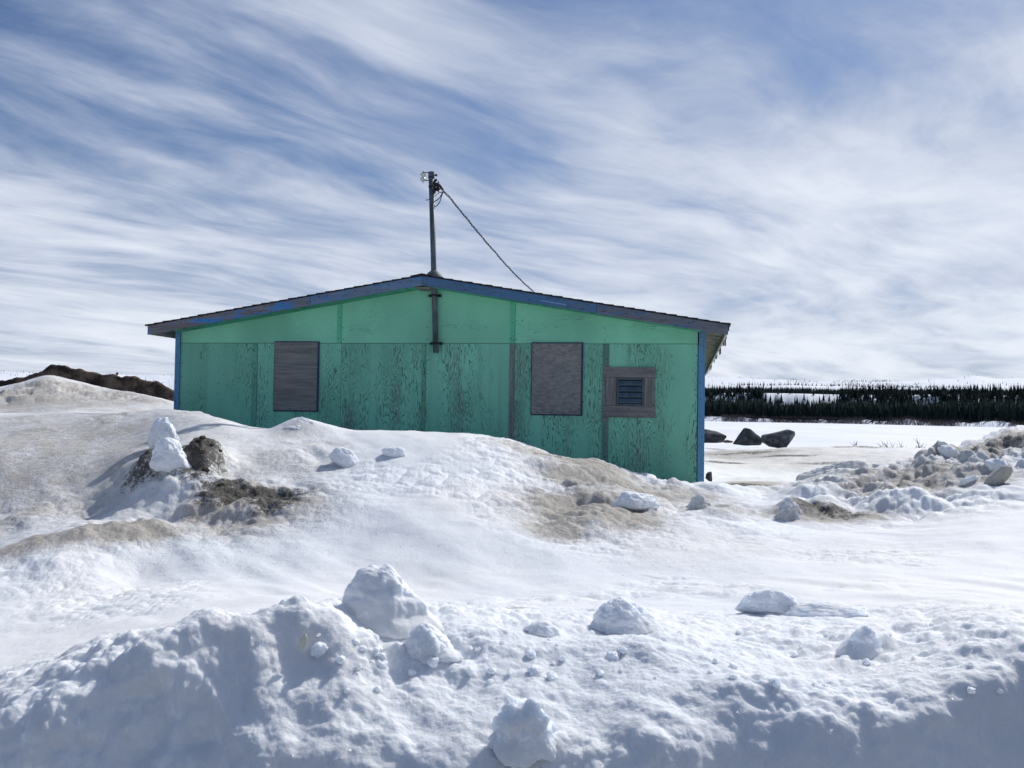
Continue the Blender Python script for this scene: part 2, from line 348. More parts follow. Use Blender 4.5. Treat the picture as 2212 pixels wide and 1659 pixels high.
cp((0,899,18),(200,900,17.8),(330,890,16.5),(376,872,16.8),(0,872,20.5),(0,840,23),(60,826,23.2),(110,812,23.5),(150,822,23.5),(200,842,23),(300,862,22),(345,874,21.2),(200,872,20.5),(-300,860,23),
   (0,905,31),(200,910,31),(380,905,31),(-400,905,31))
for a in range(-180, 181, 12):                   # road side behind and round the camera; drop to the lake beyond
    for r_, z_ in ((0.5, .05), (1.3, .08), (1.9, .3)):
        CP.append(np.array([r_*math.sin(R(a)), r_*math.cos(R(a)), z_]))
    CP.append(np.array([49*math.sin(R(a)), 49*math.cos(R(a)), -3.3 if abs(a) < 80 else .2]))
    CP.append(np.array([42*math.sin(R(a)), 42*math.cos(R(a)), -1.3 if abs(a) < 80 else .2]))
    CP.append(np.array([36.5*math.sin(R(a)), 36.5*math.cos(R(a)), .12 if abs(a) < 80 else .2]))
    if abs(a) > 60:
        for r_, z_ in ((3.2, .3), (6, .3), (12, .5), (25, .3)): CP.append(np.array([r_*math.sin(R(a)), r_*math.cos(R(a)), z_]))
CP = np.array(CP)
AS, RS = 5.7, 2.3
def feat(x, y):
    return np.arctan2(x, y)*AS, np.log(np.hypot(x, y))*RS
cu, cv_ = feat(CP[:, 0], CP[:, 1])
def ker(d2): return .5*d2*np.log(d2+1e-9)
def solve(u, v, z, lam):
    n = len(u); K = ker((u[:, None]-u)**2+(v[:, None]-v)**2) + lam*np.eye(n)
    A = np.zeros((n+3, n+3)); A[:n, :n] = K; A[:n, n] = A[n, :n] = 1; A[:n, n+1] = A[n+1, :n] = u; A[:n, n+2] = A[n+2, :n] = v
    return np.linalg.solve(A, np.append(z, [0, 0, 0]))
Wt = solve(cu, cv_, CP[:, 2], 2e-3)
def base_h(x, y):
    u, v = feat(x, y); sh = u.shape; u = u.ravel(); v = v.ravel(); out = np.empty(len(u)); n = len(cu)
    for i in range(0, len(u), 20000):
        a, b = u[i:i+20000, None], v[i:i+20000, None]
        out[i:i+20000] = ker((a-cu)**2+(b-cv_)**2) @ Wt[:n] + Wt[n] + Wt[n+1]*a[:, 0] + Wt[n+2]*b[:, 0]
    return out.reshape(sh)
# blobs in (azimuth, log distance): px, py, d, half width in px, half depth in log distance
def blob(x, y, px, py, d, wpx, wl, soft=1.0):
    p = U(px, py, d); a0, r0 = math.atan2(p[0], p[1]), math.log(math.hypot(p[0], p[1]))
    a = np.arctan2(x, y); r = np.log(np.hypot(x, y))
    q = ((a-a0)/(wpx/F))**2 + ((r-r0)/wl)**2
    return np.exp(-q*soft*1.2)
az = np.concatenate([np.linspace(-180, -48, 40)[:-1], np.linspace(-48, -31, 120)[:-1], np.linspace(-31, 31, 1240), np.linspace(31, 48, 120)[1:], np.linspace(48, 180, 40)[1:-1]])
rr = np.concatenate([np.geomspace(.5, 2.5, 40)[:-1], np.linspace(2.5, 3.6, 400)[:-1], np.geomspace(3.6, 12.5, 480)[:-1], np.geomspace(12.5, 52, 190)])
AA, RR = np.meshgrid(np.radians(az), rr)
X = RR*np.sin(AA); Y = RR*np.cos(AA)
Z = base_h(X, Y)
# big lumps and hollows added to the surveyed base
HB = [(335,985,8.9,46,.035,.20),(430,985,9.0,44,.04,.26),(640,905,10.5,50,.02,.11),(690,915,10.5,50,.03,.05),
      (560,1068,8.35,70,.020,-.22),(500,1050,8.6,60,.02,.06),(1705,1105,8.9,35,.02,.05),(1180,990,9.7,60,.03,.05),
      (640,1385,3.1,55,.022,-.07),(930,1520,3.0,40,.02,-.03),(1600,1480,3.1,50,.02,.03),(1380,1375,3.45,70,.03,.04),(925,1400,3.25,60,.02,.02),(1900,1390,3.6,70,.02,.04),
      (200,1150,7.25,170,.03,.05),(1780,1060,10.4,70,.02,-.05)]
for px, py, d, wp, wl, h in HB: Z = Z + h*blob(X, Y, px, py, d, wp, wl)
def PXA(p): return math.atan((p-1106)/F)
_r0 = 3.17 + .05*fbm(AA*6, Z*0, 0, 2, 211) + .02*fbm(AA*30, Z*0, 0, 3, 212)
Z = Z + .118*sst(AA, PXA(360), PXA(520))*(1-sst(AA, PXA(600), PXA(860)))*sst(RR-_r0, -.03, .17)*(1-sst(RR, 3.45, 4.3))
Z = np.where(RR < 3.9, cut_face(X, Y, Z), Z); Z = np.where(RR < 2.2, np.minimum(Z, .02+.04*RR), Z)
def normals(X, Y, Z):
    P = np.stack([X, Y, Z], -1); du = np.gradient(P, axis=1); dv = np.gradient(P, axis=0)
    n = np.cross(du, dv); n /= np.linalg.norm(n, axis=-1, keepdims=True)+1e-12
    n[n[..., 2] < 0] *= -1; return n
near = 1-sst(RR, 3.6, 4.4); near *= sst(RR, 2.0, 2.6)
front = 1-sst(np.abs(AA), R(55), R(80))
# crusty broken bank on the right, dirt lumps, melt textured patches
rough = np.zeros_like(Z)
for px, py, d, wp, wl, s_ in [(1900,1060,9.8,190,.13,.75),(2120,1000,10.4,170,.12,1.0),(2300,980,10.6,200,.14,1.0),(2000,1110,8.8,150,.06,.7),(1780,1100,8.9,110,.05,.45),(1330,1090,8.9,200,.14,.42),(1250,1150,7.9,140,.09,.35),
        (400,1000,8.9,90,.06,.7),(540,1080,8.2,150,.06,.7),(300,1060,8.6,160,.06,.35),(650,1000,9.4,120,.06,.2),(430,1120,7.9,280,.08,.42),(200,1090,8.5,200,.05,.3),(1440,1050,10.2,130,.06,.4),(1580,1110,8.8,120,.07,.3),(1250,1290,5.6,220,.04,.22),(120,835,22,260,.06,.5),(1600,1050,13,100,.08,.5),(1900,1390,3.8,260,.10,.25)]:
    rough = np.maximum(rough, s_*blob(X, Y, px, py, d, wp, wl, .8))
rough *= front
n = normals(X, Y, Z)
for _ in range(14):
    n = (np.roll(n, 1, 0)+np.roll(n, -1, 0)+np.roll(n, 1, 1)+np.roll(n, -1, 1)+n)/5
n[0] = n[-1] = (0, 0, 1); n /= np.linalg.norm(n, axis=-1, keepdims=True)
AD0, RD0 = AA, RR
D = .05*fbm(X*.6, Y*.6, 0, 4, 3)*sst(RR, 4, 8)*front + .10*fbm(X*.5, Y*.5, 0, 5, 4, .6)*sst(RR, 13, 17)*front*sst(AA, R(8), R(11))
D += .010*fbm(X*2.4, Y*2.4, Z*2.4, 3, 8)*(1-near)*front
# wind / melt flutes running down-right across the middle slope
c_, s__ = math.cos(R(35)), math.sin(R(35))
D += .016*vn((X*c_+Y*s__)*3.2, (-X*s__+Y*c_)*.45, 0, 21)*blob(X, Y, 800, 1160, 7.4, 420, .22)
Zc = Z
D += rough*(.33*fbm(X*1.25, Y*1.25, Zc*1.25, 4, 31, .5, 1) + .09*fbm(X*3.9, Y*3.9, Zc*3.9, 4, 41, .5, 1) + .025*fbm(X*15, Y*15, Zc*15, 3, 45, .6))
# near bank: soft clods
soft = .35+.65*sst(fbm(X*1.6, Y*1.6, 0, 2, 77), -.3, .3)
ck = sst(fbm(X*1.3+5, Y*2.4, Z*2, 3, 78), -.22, .30)      # where the bank broke into clods
D += near*front*(.036*fbm(X*2.2, Y*2.6, Zc*2.6, 3, 51, .5) + .020*fbm(X*6.5, Y*6.5, Zc*6.5, 3, 52, .5)
     + ck*(.042*fbm(X*5.5, Y*5.5, Zc*5.5, 4, 57, .45, 1) + .012*fbm(X*15, Y*15, Zc*15, 3, 59, .5, 1)) + .014*(1-ck)*fbm(X*13, Y*13, Zc*13, 4, 63, .55) + .0030*fbm(X*36, Y*36, Zc*36, 3, 61, .6))
mm = front*sst(RR, 4.0, 5.0)*(1-sst(RR, 12, 14))
pit = sst(fbm(X*.9+9, Y*.9, 0, 3, 131), .0, .35)
D += mm*(.022*fbm(X*1.3, Y*1.3, 0, 4, 133, .55) + pit*.022*fbm(X*4.6, Y*4.6, 0, 4, 135, .55, 1) + .012*vn((X*c_+Y*s__)*7, (-X*s__+Y*c_)*1.1, 0, 137)*sst(fbm(X*.7, Y*.7, 0, 2, 139), -.1, .3))
mids = front*sst(RR, 3.4, 3.8)*(1-sst(RR, 4.2, 5.4))
D += mids*.02*fbm(X*7, Y*7, 0, 4, 65, .55, 1)
X = X + n[..., 0]*D; Y = Y + n[..., 1]*D; Z = Z + n[..., 2]*D

nr, na = X.shape
AZL = np.radians(az); RRL = rr
def gz(x, y):                                    # height of the finished snow surface
    ia = int(np.clip(np.searchsorted(AZL, math.atan2(x, y)), 0, na-1)); ir = int(np.clip(np.searchsorted(RRL, math.hypot(x, y)), 0, nr-1)); return float(Z[ir, ia])
def hit(px, py, d):                              # distance at which a sight line meets the snow, close to the surveyed one
    for q in np.linspace(d*.88, d*1.25, 220):
        p = U(px, py, q)
        if p[2] <= gz(p[0], p[1]): return q
    return d
dirt = np.zeros_like(Z); grit = np.zeros_like(Z)
for px, py, d, wp, wl, s_ in [(90,985,9.6,340,.22,.46),(60,930,11,330,.12,.40),(200,1155,7.25,190,.035,.75),(60,1165,7.15,70,.03,.7),(380,1000,9.0,110,.06,.6),(540,1085,8.1,170,.08,.6),(600,1010,9.2,150,.07,.32),(350,1090,8.3,260,.06,.22),
        (1250,1000,10.1,130,.045,.8),(1330,1060,9.4,170,.06,.8),(1270,1130,8.2,160,.085,.78),(1200,1170,7.6,80,.04,.6),(1460,1080,9.6,120,.05,.6),(1560,1110,8.8,90,.05,.40),(1130,965,10.2,90,.03,.4),(640,940,10.2,60,.02,.3),(700,960,9.9,80,.02,.25),
        (1780,1110,8.7,120,.035,.75),(1960,1040,9.9,150,.07,.62),(2080,1060,9.5,120,.05,.5),(2150,985,10.6,140,.05,.75),(2212,960,11,100,.05,.65),(1800,1060,10.2,140,.06,.3),
        (120,850,21.5,300,.10,.62),(300,880,18,200,.06,.35),(60,880,20,200,.05,.5),(1600,985,27,130,.10,.60),(1750,990,26,260,.20,.36),(1900,975,32,260,.05,.45),(1620,1050,14.2,80,.05,.8),(1110,1308,5.05,50,.012,.45),(1500,1180,7.2,260,.12,.14),(1800,1190,7,300,.1,.10),(400,1200,6.8,400,.12,.08)]:
    if d > 12: d = hit(px, py, d)
    dirt = np.maximum(dirt, s_*np.minimum(1, 1.5*blob(X, Y, px, py, d, wp, wl)))
for px, py, d, wp, wl, s_ in [(320,985,8.85,50,.035,.8),(425,985,8.95,52,.05,1.1),(420,1020,8.7,50,.02,.8),(545,1068,8.35,105,.020,1.5),(590,1085,8.2,60,.02,1.0),(480,1062,8.5,60,.012,.9),(590,1098,8.05,60,.022,.75),(1750,1098,8.9,40,.016,.9),(1820,1105,8.8,60,.016,.75),(1700,1112,8.8,30,.01,.6),
        (1610,1050,14.3,60,.025,1.0),(1700,985,27.5,60,.012,1.0),(1620,978,30,90,.012,.8),(1570,1000,23,50,.012,.8),(1760,970,33.5,120,.016,1.0),(1950,976,32,150,.012,.7),(1560,970,33,60,.02,.6),(1880,1060,9.6,60,.01,.4),(2100,990,10.4,60,.02,.45),(2170,960,10.9,70,.02,.5),(1780,1000,24,80,.01,.6),  # first entry darkens the trough right of the house corner
        (1215,985,10.35,50,.012,.42),(1290,1010,10.1,60,.012,.40)]:
    if d > 12: d = hit(px, py, d)
    grit = np.maximum(grit, s_*np.minimum(1, 1.35*blob(X, Y, px, py, d, wp, wl)))
road = (1-sst(Y, 1.7, 2.4))*sst(Y, -9, -7.5)*(1-sst(RR, 30, 45))  # unseen road behind the camera, made dark to cut bounce onto the bank
dirt = np.maximum(dirt, road*1.1); grit = np.maximum(grit, road*.85)
nr, na = X.shape
# polar sheet, closed round the camera, with a cap under the camera
idx = np.arange(nr*na).reshape(nr, na)
a = idx[:-1, :]; b = np.roll(idx, -1, 1)[:-1, :]; c = np.roll(idx, -1, 1)[1:, :]; d = idx[1:, :]
quads = np.stack([a, d, c, b], -1).reshape(-1, 4)
verts = np.stack([X, Y, Z], -1).reshape(-1, 3)
cen = len(verts); verts = np.vstack([verts, [[0, 0, .05]]])
def fastmesh(name, verts, quads, tris=None):
    me = bpy.data.meshes.new(name); me.vertices.add(len(verts)); me.vertices.foreach_set('co', np.ascontiguousarray(verts, dtype=np.float32).ravel())
    nq = len(quads); ntr = 0 if tris is None else len(tris)
    me.loops.add(nq*4+ntr*3); me.polygons.add(nq+ntr)
    li = np.concatenate([np.asarray(quads).ravel(), [] if tris is None else np.asarray(tris).ravel()]).astype(np.int32)
    me.loops.foreach_set('vertex_index', li)
    ls = np.concatenate([np.arange(nq)*4, nq*4+np.arange(ntr)*3]).astype(np.int32)
    me.polygons.foreach_set('loop_start', ls); me.update(calc_edges=True); me.validate(); return me
tris = np.stack([np.full(na, cen), idx[0], np.roll(idx[0], -1)], -1)
me = fastmesh('ground', verts, quads, tris)
ca = me.color_attributes.new('dirt', 'FLOAT_COLOR', 'POINT')
cols = np.zeros((len(verts), 4), np.float32); cols[:-1, 0] = dirt.ravel(); cols[:-1, 1] = grit.ravel(); cols[:, 3] = 1
ca.data.foreach_set('color', cols.ravel())
me.shade_smooth()
g = link('ground', me, SNOW); tag(g, 'snow covered ground with ploughed dirty snow banks in front of the green building', None, None, 'structure')
def gh(x, y):                                    # surveyed height
    x = np.atleast_1d(float(x)); y = np.atleast_1d(float(y)); z = base_h(x, y)
    for px, py, d, wp, wl, h in HB: z = z + h*blob(x, y, px, py, d, wp, wl)
    return float(z[0])

# ------------------------------------------------------------------ frozen lake and far hills
LZ = -2.25
def annulus(name, r0, r1, z, m, label):
    rs = np.geomspace(r0, r1, 40); aa = np.radians(np.arange(0, 360, 3)); A, B = np.meshgrid(aa, rs)
    v = np.stack([B*np.sin(A), B*np.cos(A), np.full_like(A, z)], -1).reshape(-1, 3); i = np.arange(len(rs)*len(aa)).reshape(len(rs), len(aa))
    q = np.stack([i[:-1], i[1:], np.roll(i, -1, 1)[1:], np.roll(i, -1, 1)[:-1]], -1).reshape(-1, 4)
    me = fastmesh(name, v, q); return tag(link(name, me, m), label, None, None, 'structure')
annulus('frozen_lake', 20, 12000, LZ, LAKE, 'flat white frozen lake under snow behind the boulders')
def el(e, d): return EYE + e/F*d                 # height at distance d seen e units above the horizon
def shore(a):                                    # distance of the far shore along azimuth
    return 520 + 25*np.sin(a*7+1) + 12*np.sin(a*23) - 60*a
RPX = [-1200,-728,300,900,1450,1522,1600,1700,1800,1900,2000,2060,2108,2160,2212,2600,3400]; RE2 = [55,54,58,66,73,73,72,68,64,67,69,71,76,71,71,68,60]
RA = np.arctan((np.array(RPX)-1106)/F)
def far_h(x, y):                                 # lake bank, bench with a steep bluff, then two ranks of low hills
    r = np.hypot(x, y); a = np.arctan2(x, y); sh = shore(a); t = r-sh
    n1 = fbm(a*40, t*.01, 0, 4, 5)
    lf = np.interp(a, [-.36, -.05], [.45, 1.0])
    bench = EYE+lf*(44.5+2*fbm(a*12, a*0, 0, 3, 6))/F*r
    z = LZ-.6 + 2.6*sst(t, -4, 10)*(1+.6*n1) + 1.6*sst(t, 15, 100)
    z = z + (bench-z)*sst(t, 112+22*n1, 150+22*n1)
    e2 = np.interp(a, RA, RE2)+3+2.2*fbm(a*60, a*0, 0, 3, 17); e1 = lf*55+4*fbm(a*22+3, a*0, 0, 3, 18)+5*np.exp(-((a-.23)/.05)**2)
    z1 = EYE+e1/F*(sh+1100); z2 = EYE+e2/F*(sh+3000)
    z = z + (z1-z)*sst(t, 450, 1100)*(1-.25*sst(t, 1150, 1500)) ; z = np.where(t > 1100, z+(z2-z)*sst(t, 1500, 3000), z)
    return z + sst(t, 500, 900)*3*fbm(x*.008, y*.008, 0, 4, 19)
fa = np.radians(np.linspace(-60, 60, 900)); fr = np.concatenate([np.linspace(440, 760, 140)[:-1], np.geomspace(760, 7000, 160)])
A, B = np.meshgrid(fa, fr); x, y = B*np.sin(A), B*np.cos(A); z = far_h(x, y); z[-1] = LZ-5
i = np.arange(z.size).reshape(z.shape)
q = np.stack([i[:-1, :-1], i[1:, :-1], i[1:, 1:], i[:-1, 1:]], -1).reshape(-1, 4)
me = fastmesh('far_hills', np.stack([x, y, z], -1).reshape(-1, 3), q); me.shade_smooth()
tag(link('hills', me, HILL), 'low snowy hills beyond the forest on the far side of the lake', None, None, 'structure')

# ------------------------------------------------------------------ spruces
NEEDLE = simple('spruce_needles', (.008, .016, .016), (.022, .038, .032), 1.5, .9, 0, spec=.1)
BARK = simple('spruce_bark', (.05, .04, .035), (.09, .075, .06), 8, .9, .3, spec=.1)
def spruce_parts(h, wd, tiers, seed, seg=9):
    rd = random.Random(seed); v = []; f = []
    for t in range(tiers):
        k = t/(tiers-1); zt = h*(.06+.94*((t+1)/tiers)) ; zb = h*(.06+.94*(max(t-.75, 0)/tiers))
        rb = wd*.5*(1-k)**.8*(rd.uniform(.7, 1.15))+.05*wd
        zt = min(zt+h*.03, h); base = len(v); v.append((rd.uniform(-.02, .02)*wd, rd.uniform(-.02, .02)*wd, zt))
        for s_ in range(seg):
            an = 2*math.pi*(s_+rd.uniform(-.3, .3))/seg; rj = rb*(rd.uniform(.85, 1.3) if s_ % 2 else rd.uniform(.35, .6))
            v.append((math.cos(an)*rj, math.sin(an)*rj, zb-(h*.02 if s_ % 2 else -h*.04)*rd.uniform(.4, 1.4)))
        for s_ in range(seg): f.append((base, base+1+s_, base+1+(s_+1) % seg))
    return v, f
CROWNS = []; TRUNKS = []
for k in range(6):
    v, f = spruce_parts(1.0, .24+.05*(k % 3), 9, 100+k, 10)
    m_ = bpy.data.meshes.new('crown'); m_.from_pydata(v, [], f); m_.materials.append(NEEDLE); CROWNS.append(m_)
    bm = bmesh.new(); tube(bm, [(0,0,-.05),(0,0,.3),(0,0,.95)], [.014,.011,.002], 6); t_ = bpy.data.meshes.new('trunk'); bm.to_mesh(t_); bm.free(); t_.materials.append(BARK); TRUNKS.append(t_)
LBL = 'dark pointed spruce standing in the front rows of the forest on the far lakeshore'
def spruce(x, y, h, k):
    z = float(far_h(np.array([x]), np.array([y]))[0])
    o = empty('spruce_tree', (x, y, z-.1), LBL, 'tree', random.uniform(0, 6.28), 'spruces in the front rows across the lake'); o.scale = (h, h, h)
    for nm, m_ in (('crown', CROWNS[k % 6]), ('trunk', TRUNKS[k % 6])):
        c_ = bpy.data.objects.new(nm, m_); S.collection.objects.link(c_); c_.parent = o
# candidates over the visible right-hand stretch
ind = 0; pts = []
while ind < 296:
    a = random.uniform(.195, .52); t = random.uniform(10, 34)
    r_ = float(shore(a))+t; x, y = r_*math.sin(a), r_*math.cos(a)
    if any((x-p)**2+(y-q)**2 < 5 for p, q in pts): continue
    pts.append((x, y)); spruce(x, y, random.uniform(6.5, 10.5) if random.random() < .8 else random.uniform(4, 6.5), ind); ind += 1
# the rest of the forest: one mass
tv = []; tf = []; off = 0
TPL = [np.array(spruce_parts(1.0, .25+.05*(k % 3), 5, 200+k, 7)[0]) for k in range(8)]; TPF = np.array(spruce_parts(1.0, .3, 5, 200, 7)[1])
def scatter(n, a0, a1, t0, t1, h0, h1, dens=None, hs=1.0):
    global off
    a = rng.uniform(a0, a1, n); t = rng.uniform(t0, t1, n); r_ = shore(a)+t; x, y = r_*np.sin(a), r_*np.cos(a)
    if dens is not None:
        k = rng.uniform(0, 1, n) < dens(a, t, x, y); x, y = x[k], y[k]
    z = far_h(x, y); h = rng.uniform(h0, h1, len(x))*rng.choice([1, 1, 1, .7], len(x))
    for i in range(len(x)):
        T = TPL[rng.integers(8)]*h[i]; c_, s_ = math.cos(i), math.sin(i)
        tv.append(np.stack([T[:, 0]*c_-T[:, 1]*s_+x[i], T[:, 0]*s_+T[:, 1]*c_+y[i], T[:, 2]+z[i]-.2], -1)); tf.append(TPF+off); off += len(T)
def gap(a, t, x, y):                             # trees thin out up the bluff
    c = fbm(a*30, t*.004, 0, 3, 71); return np.clip(1.02-sst(t, 96, 128)*(.95+c*1.1), .02, 1)
scatter(900, .15, .195, 9, 120, 6.5, 10.5); scatter(900, .52, .62, 9, 120, 6.5, 10.5); scatter(350, -.50, -.33, 9, 120, 4, 6)
scatter(6800, .15, .62, 30, 122, 7, 11, gap)
scatter(3400, .15, .62, 112, 152, 5, 9, lambda a, t, x, y: np.clip(.44+2.4*fbm(a*24, t*.01, 0, 3, 75)+1.0*sst(a, .30, .34)*(1-.8*sst(a, .43, .45)*(1-sst(a, .47, .49))), .04, 1))
scatter(10000, .13, .64, 158, 420, 3.6, 6)
scatter(500, -.50, -.33, 200, 420, 3, 5)
scatter(9000, .10, .66, 420, 1150, 3.5, 6.5, lambda a, t, x, y: np.clip(.16+2.6*fbm(x*.005, y*.005, 0, 4, 81)-.25*sst(t, 400, 700)-.5*np.exp(-((a-.23)/.07)**2), .02, 1))
scatter(9000, .10, .66, 1500, 3100, 5, 9, lambda a, t, x, y: np.clip(.06+2.4*fbm(a*16, t*.002, 0, 4, 85)+1.0*np.exp(-((a-.28)/.05)**2)*sst(t, 2350, 2600), .02, 1))
scatter(1500, -.52, -.30, 400, 3000, 5, 9, lambda a, t, x, y: np.clip(.1+2.8*fbm(x*.003+9, y*.003, 0, 4, 85), .02, 1))
me = fastmesh('forest', np.concatenate(tv), np.zeros((0, 4), int), np.concatenate(tf))
tag(link('forest', me, NEEDLE), 'mass of dark spruce forest and scattered trees on the snowy hills across the lake', 'forest', None, 'stuff')
# lakeshore brush: thin bare twigs
BRUSH = simple('bare_brush', (.07, .06, .06), (.16, .14, .13), 2, .9, 0, spec=.1)
n_ = 16000; a = rng.uniform(.15, .62, n_); t = rng.uniform(-2, 12, n_); k = rng.uniform(0, 1, n_) < np.clip(.5+1.7*fbm(a*60, t*0, 0, 3, 91), .05, 1); a, t = a[k], t[k]
r_ = shore(a)+t; x, y = r_*np.sin(a), r_*np.cos(a); z = far_h(x, y); h = rng.uniform(.6, 2.3, len(x)); wx = rng.normal(0, .5, len(x))
px_, py_ = np.cos(a), -np.sin(a); wd_ = .10
bv = np.stack([np.stack([x-px_*wd_, y-py_*wd_, z-.3], -1), np.stack([x+px_*wd_, y+py_*wd_, z-.3], -1), np.stack([x+px_*wx, y+py_*wx, z+h], -1)], 1).reshape(-1, 3)
me = fastmesh('lakeshore_brush', bv, np.zeros((0, 4), int), np.arange(len(bv)).reshape(-1, 3))
tag(link('lakeshore_brush', me, BRUSH), 'grey leafless brush along the far edge of the frozen lake', 'brush', None, 'stuff')

# ------------------------------------------------------------------ rocks, clumps, dirt
def rock_mesh(name, sx, sy, sz, seed, sub=5, cuts=8, rough_=.06, lump=.22, shape=None, cutd=(.62, .9), bil=0.0):
    bm = bmesh.new(); bmesh.ops.create_icosphere(bm, subdivisions=sub, radius=1.0); co = np.array([v.co[:] for v in bm.verts]); rd = np.random.default_rng(seed)
    for _ in range(cuts):                        # flatten against random planes -> facets
        n = rd.normal(size=3); n /= np.linalg.norm(n); d_ = rd.uniform(*cutd); e = np.maximum(co@n-d_, 0); co -= e[:, None]*n*.93
    if shape: co = shape(co)
    nn = co/np.linalg.norm(co, axis=1, keepdims=True)
    dsp = lump*fbm(nn[:, 0]*1.3+seed, nn[:, 1]*1.3, nn[:, 2]*1.3+seed*.7, 3, seed) + rough_*fbm(nn[:, 0]*5, nn[:, 1]*5, nn[:, 2]*5+seed, 4, seed+3, .6) + bil*fbm(nn[:, 0]*2.3+seed, nn[:, 1]*2.3, nn[:, 2]*2.3, 4, seed+9, .5, 1)
    co = (co + nn*dsp[:, None])*np.array([sx, sy, sz])
    for v, c_ in zip(bm.verts, co): v.co = c_
    me = bpy.data.meshes.new(name); bm.to_mesh(me); bm.free(); me.shade_smooth(); return me
ROCK = simple('grey_boulder_rock', (.035, .04, .047), (.13, .135, .145), 3.5, .9, .6, .03, detail=9, spec=.2)
def rock(px, py, d, wpx, hpx, seed, label, name='boulder', cat='boulder', m=ROCK, dep=.8, group=None, sub=5, sink=.0, rot=(0,0,0), seat=False, **k):
    """px, py: middle of the foot"""
    if seat: d = hit(px, py, d)
    sx = wpx/F*d/2; sz = hpx/F*d/2; p = U(px, py, d)
    if seat: p[2] = min(p[2], gz(p[0], p[1]))
    me = rock_mesh(name, sx, sx*dep, sz, seed, sub, **k); o = link(name, me, m); o.location = (p[0], p[1], p[2]+sz*(1-sink)); o.rotation_euler = rot
    return tag(o, label, cat, group)
def hull_rock(px, py, d, wpx, hpx, outline, seed, label):
    """broken rock: convex body round a real outline, with depth, then chipped"""
    rd = random.Random(seed); bm = bmesh.new(); sx, sz = wpx/F*d/2, hpx/F*d/2
    for x_, z_ in outline:
        for y_ in (-.45+rd.uniform(-.2, .2), .5+rd.uniform(-.2, .2)): bm.verts.new((x_, y_, z_))
        bm.verts.new((x_*.45+rd.uniform(-.15, .15), -.85, z_*.45+rd.uniform(-.15, .15))); bm.verts.new((x_*.5, .9, z_*.5))
    bmesh.ops.convex_hull(bm, input=bm.verts[:]); bmesh.ops.delete(bm, geom=[v for v in bm.verts if not v.link_faces], context='VERTS')
    bmesh.ops.triangulate(bm, faces=bm.faces[:])
    bmesh.ops.subdivide_edges(bm, edges=bm.edges[:], cuts=6, use_grid_fill=True); bmesh.ops.smooth_vert(bm, verts=bm.verts[:], factor=.5, use_axis_x=True, use_axis_y=True, use_axis_z=True)
    co = np.array([v.co[:] for v in bm.verts]); nn = co/np.linalg.norm(co, axis=1, keepdims=True)
    dsp = .07*fbm(co[:, 0]*2.2+seed, co[:, 1]*2.2, co[:, 2]*2.2, 5, seed, .6)
    co = (co+nn*dsp[:, None])*np.array([sx, sx*.85, sz])
    for v, c_ in zip(bm.verts, co): v.co = c_
    p = U(px, py, d); o = obj('boulder', bm, ROCK, smooth=True); o.location = (p[0], p[1], p[2]+sz*.93); return tag(o, label, 'boulder')
hull_rock(1524, 956, 35, 82, 30, [(-1,-.5),(-.6,.6),(0,1),(.5,.75),(1,.1),(.85,-.9),(-.5,-1)], 5, 'low dark grey boulder partly hidden by the right corner of the building')
hull_rock(1616, 961, 34.5, 62, 38, [(-1,-.9),(-.6,0),(-.2,1),(.05,.9),(.5,.15),(1,-.35),(.75,-.95),(-.2,-1)], 12, 'pointed dark grey boulder in the middle of the three by the frozen lake')
hull_rock(1682, 968, 33.5, 68, 42, [(-1,-.35),(-.97,.35),(-.1,.7),(.6,1),(.9,.82),(1,.45),(.5,-.55),(.3,-1),(-.5,-.8)], 21, 'blunt rounded grey boulder leaning right, farthest right of the three by the lake')
rock(1572, 957, 34.6, 22, 7, 31, 'small flat brown stone between the low boulder and the pointed boulder', name='stone', cat='stone', sub=3, m=simple('brown_stone', (.07,.055,.045), (.14,.12,.10), 4))
DIRT = simple('gravel_dirt', (.035, .027, .022), (.17, .125, .095), 2.6, .95, .7, .05, detail=10, lo=.38, hi=.62, spec=.1)
# dark rock beside the house corner
rock(1532, 1043, 13.2, 20, 26, 41, 'small dark broken block at the foot of the right corner of the building', name='block', cat='block', m=simple('dark_block', (.02,.02,.022), (.07,.068,.07), 9), sub=4, cuts=10, cutd=(.5,.8))
# dirt mound far left: ridge heightfield with thickness
prof = [(-420,845),(-250,838),(-120,832),(0,822),(40,811),(75,800),(110,789),(140,792),(165,800),(200,801),(235,804),(262,812),(290,815),(320,822),(345,826),(376,838),(400,850),(430,875)]
px_ = np.array([p[0] for p in prof]); py_ = np.array([p[1] for p in prof])
uu = np.linspace(-420, 430, 420); vv = np.linspace(-1, 1, 90); UU, VV = np.meshgrid(uu, vv)
top = np.interp(uu, px_, py_); DC = 24.6
crest = np.array([U(a_, b_, DC) for a_, b_ in zip(uu, top)])
foot = -.35
prf = np.where(VV < 0, 1-np.clip(-VV/.55, 0, 1)**.9, 1-np.clip(VV, 0, 1)**1.2*.9)
xx = crest[None, :, 0]*(1+VV*.09); yy = crest[None, :, 1]*(1+VV*.09)
zz_ = foot+(crest[None, :, 2]-foot)*prf
zz_ = zz_ + .16*fbm(xx*1.1, yy*1.1, zz_, 5, 61, .55)*np.clip(1-np.abs(VV)*.6, 0, 1)*.8 + .05*fbm(xx*5, yy*5, zz_*4, 3, 66)
i = np.arange(xx.size).reshape(xx.shape); q = np.stack([i[:-1, :-1], i[:-1, 1:], i[1:, 1:], i[1:, :-1]], -1).reshape(-1, 4)
me = fastmesh('dirt_mound', np.stack([xx, yy, zz_], -1).reshape(-1, 3), q); me.shade_smooth()
tag(link('dirt_mound', me, DIRT), 'long brown mound of bare earth behind the dirty snow at the far left', 'earth mound')
